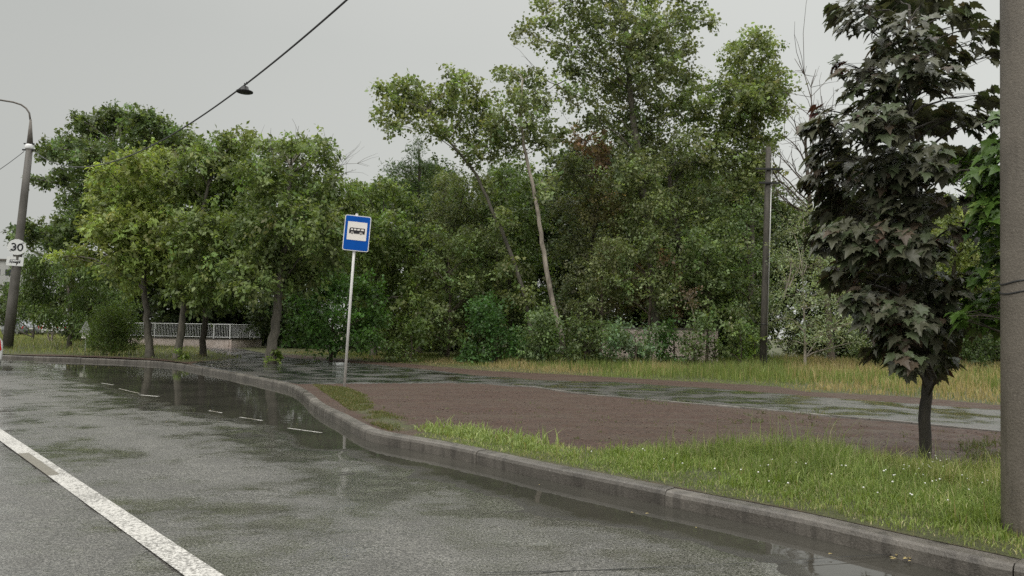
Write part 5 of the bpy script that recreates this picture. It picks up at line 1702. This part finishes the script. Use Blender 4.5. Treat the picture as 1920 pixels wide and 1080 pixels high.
# ------------------------------------------------------------------ cars
def make_car(label, group, paint):
    root = empty('car', (0, 0, 0), label, 'car', group)
    # stations along x (rear at -2.15): x, z_low, z_belt, z_top, w_low, w_belt, w_top
    st = [(-2.15, 0.42, 0.78, 0.82, 0.62, 0.66, 0.60), (-2.08, 0.30, 0.90, 1.00, 0.76, 0.80, 0.70), (-1.85, 0.26, 0.93, 1.20, 0.82, 0.86, 0.66),
          (-1.40, 0.24, 0.93, 1.42, 0.83, 0.88, 0.60), (-0.6, 0.22, 0.92, 1.49, 0.83, 0.89, 0.60), (0.15, 0.22, 0.91, 1.46, 0.83, 0.89, 0.60),
          (0.55, 0.22, 0.91, 1.28, 0.83, 0.88, 0.63), (1.05, 0.23, 0.90, 0.97, 0.83, 0.87, 0.72), (1.7, 0.25, 0.80, 0.86, 0.80, 0.83, 0.68), (2.05, 0.28, 0.68, 0.73, 0.72, 0.74, 0.60), (2.15, 0.36, 0.58, 0.62, 0.58, 0.60, 0.5)]
    vs = []; fs = []
    ring = 10
    for (x, zl, zb, zt, wl, wb, wt) in st:
        half = [(wl * 0.9, zl), (wb, zl + 0.14), (wb + 0.015, (zl + zb) / 2 + 0.08), (wb - 0.01, zb), (wt, zt)]
        loop = [(x, y, z) for y, z in half] + [(x, -y, z) for y, z in reversed(half)]
        vs += loop
    for i in range(len(st) - 1):
        for j in range(ring):
            fs.append((i * ring + j, i * ring + (j + 1) % ring, (i + 1) * ring + (j + 1) % ring, (i + 1) * ring + j))
    fs.append(tuple(range(ring))); fs.append(tuple(range((len(st)) * ring - 1, (len(st) - 1) * ring - 1, -1)))
    mb = MB(); mb.add(vs, fs); body = mb.build('body', paint, root, True, 0.02)
    def lerp_face(ia, ib, side, t0, t1, x0, x1, off=0.012):
        pass
    # side glass, windscreen and rear glass lie just proud of the body skin
    for sgn in (1, -1):
        mb = MB()
        pts = []
        for i in (3, 4, 5):
            x, zl, zb, zt, wl, wb, wt = st[i]
            for t in (0.1, 0.86):
                pts.append((x + (0.12 if i == 3 else (-0.0)), sgn * (wb - 0.01 + (wt - wb + 0.01) * t + 0.014), zb + (zt - zb) * t))
        x, zl, zb, zt, wl, wb, wt = st[6]
        pts.append((x + 0.1, sgn * (wb - 0.01 + 0.012), zb + 0.04))
        mb.add(pts, [(0, 2, 3, 1), (2, 4, 5, 3), (4, 6, 5)])
        mb.build('window', M_GLASS, root)
    def cross(i, t, off): 
        x, zl, zb, zt, wl, wb, wt = st[i]
        return x, (wb + (wt - wb) * t) - 0.06, zb + (zt - zb) * t + off
    mb = MB()
    mb.add([(-2.02, 0.58, 1.02 + 0.02), (-1.42, 0.52, 1.425), (-1.42, -0.52, 1.425), (-2.02, -0.58, 1.04)], [(0, 1, 2, 3)]); mb.build('rear_window', M_GLASS, root)
    mb = MB()
    mb.add([(0.2, 0.54, 1.45), (1.02, 0.64, 1.0), (1.02, -0.64, 1.0), (0.2, -0.54, 1.45)], [(0, 1, 2, 3)]); mb.build('windscreen', M_GLASS, root)
    for sgn in (1, -1):
        mb = MB(); mb.prism([(-0.10, -0.13), (0.12, -0.10), (0.06, 0.16), (-0.06, 0.18)], Matrix.Translation((-2.03, sgn * 0.70, 0.80)) @ Matrix.Rotation(R(90) , 4, 'Z') @ Matrix.Rotation(0, 4, 'Z'), -0.12, 0.10)
        mb.build('tail_light', M_RED, root, False, 0.015)
        mb = MB(); mb.box((1.98, sgn * 0.62, 0.66), (0.08, 0.13, 0.06)); mb.build('headlight', M_CERAMIC, root, False, 0.02)
        for x in (-1.32, 1.32):
            Mw = Matrix.Translation((x, sgn * 0.76, 0.31))
            mb = MB()
            prof = [(0.20, -0.1), (0.29, -0.1), (0.31, -0.06), (0.31, 0.06), (0.29, 0.1), (0.20, 0.1)]
            vs_ = []; n = 20
            for (r_, y_) in prof:
                for j in range(n):
                    a = 2 * math.pi * j / n; vs_.append(tuple(Mw @ Vector((r_ * math.cos(a), y_, r_ * math.sin(a)))))
            f_ = [(i * n + j, i * n + (j + 1) % n, (i + 1) * n + (j + 1) % n, (i + 1) * n + j) for i in range(len(prof) - 1) for j in range(n)]
            mb.add(vs_, f_); w_ = mb.build('wheel', M_TYRE, root, True)
            mb = MB(); mb.prism(circ(0.2, 20), Mw, -0.085, 0.085); mb.build('rim', M_RIM, w_)
        mb = MB(); mb.box((0.62, sgn * 0.97, 0.98), (0.07, 0.09, 0.06)); mb.build('wing_mirror', M_DARK, root, False, 0.02)
    mb = MB(); mb.box((-2.17, 0, 0.45), (0.03, 0.55, 0.07)); mb.build('bumper', M_DARK, root, False, 0.02)
    mb = MB(); mb.box((-2.165, 0, 0.72), (0.012, 0.26, 0.055)); mb.build('number_plate', M_SIGNWHITE, root)
    return root

car = make_car('white car driving away, only its rear corner in view at the left edge', None, M_CARWHITE)
ang = math.atan2(ROADDIR[1], ROADDIR[0])
corner = at(7.0, 668, 0.5)
off = Matrix.Rotation(ang, 3, 'Z') @ Vector((-1.95, -0.88, 0))
car.location = (corner[0] - off.x, corner[1] - off.y, 0.0); car.rotation_euler = (0, 0, ang)
far_specs = [(36, 74, 0.3, 'distant silver grey car with red tail lamp parked right behind the lamp post', M_CARGREY), (74, 76, 0.25, 'distant white car parked behind the thin tree', M_CARWHITE), (112, 78, -0.3, 'distant white car parked left of the low roadside trunk', M_CARWHITE)]
for (px, D, a, lab, pm_) in far_specs:
    c = copy_tree(car)
    for ch in car.children:
        pass
    for ch in c.children:
        for sub in [s for s in car.children if s.name.split('.')[0] == 'wheel']: pass
    # rims for the copied wheels
    src = [w for w in car.children if w.name.split('.')[0] == 'wheel']; dst = [w for w in c.children if w.name.split('.')[0] == 'wheel']
    for w0, w1 in zip(src, dst):
        for rm_ in w0.children:
            r2 = rm_.copy(); COL.objects.link(r2); r2.parent = w1
    tag(c, lab, 'car', 'cars parked beyond the left field')
    if pm_ is not M_CARWHITE:
        for ch in c.children:
            if ch.name.startswith('body'):
                ch.material_slots[0].link = 'OBJECT'; ch.material_slots[0].material = pm_
    q = atd(px, 625, D)
    c.location = (q[0], q[1], zat(q) + 0.02); c.rotation_euler = (0, 0, ang + a)

# ------------------------------------------------------------------ far building
def building():
    D = 170
    a = atd(-160, 600, D); b = atd(24, 600, D)
    z0 = 0.4
    L = b[0] - a[0]; H = atd(0, 492, D)[2]
    root = empty('apartment_building', (a[0], D, z0), 'pale apartment block far behind the lamp post', 'building')
    mb = MB(); mb.box((L / 2, 5, H / 2 - 0.5), (L / 2, 5, H / 2 + 0.5)); mb.build('wall', M_BUILD, root)
    mb = MB(); mb.box((L / 2, 5, H + 0.22), (L / 2 + 0.3, 5.3, 0.2)); mb.build('roof', M_KERB, root)
    nfl = int(H // 2.9)
    for f_ in range(nfl):
        for k in range(8):
            x = L - 1.6 - k * 2.7
            mb = MB(); mb.box((x, -0.0, 1.5 + f_ * 2.9), (0.75, 0.06, 0.7)); mb.build('window', M_GLASS, root)
building()
print('OBJS', len(bpy.data.objects), 'POLYS', sum(len(m.polygons) for m in bpy.data.meshes))
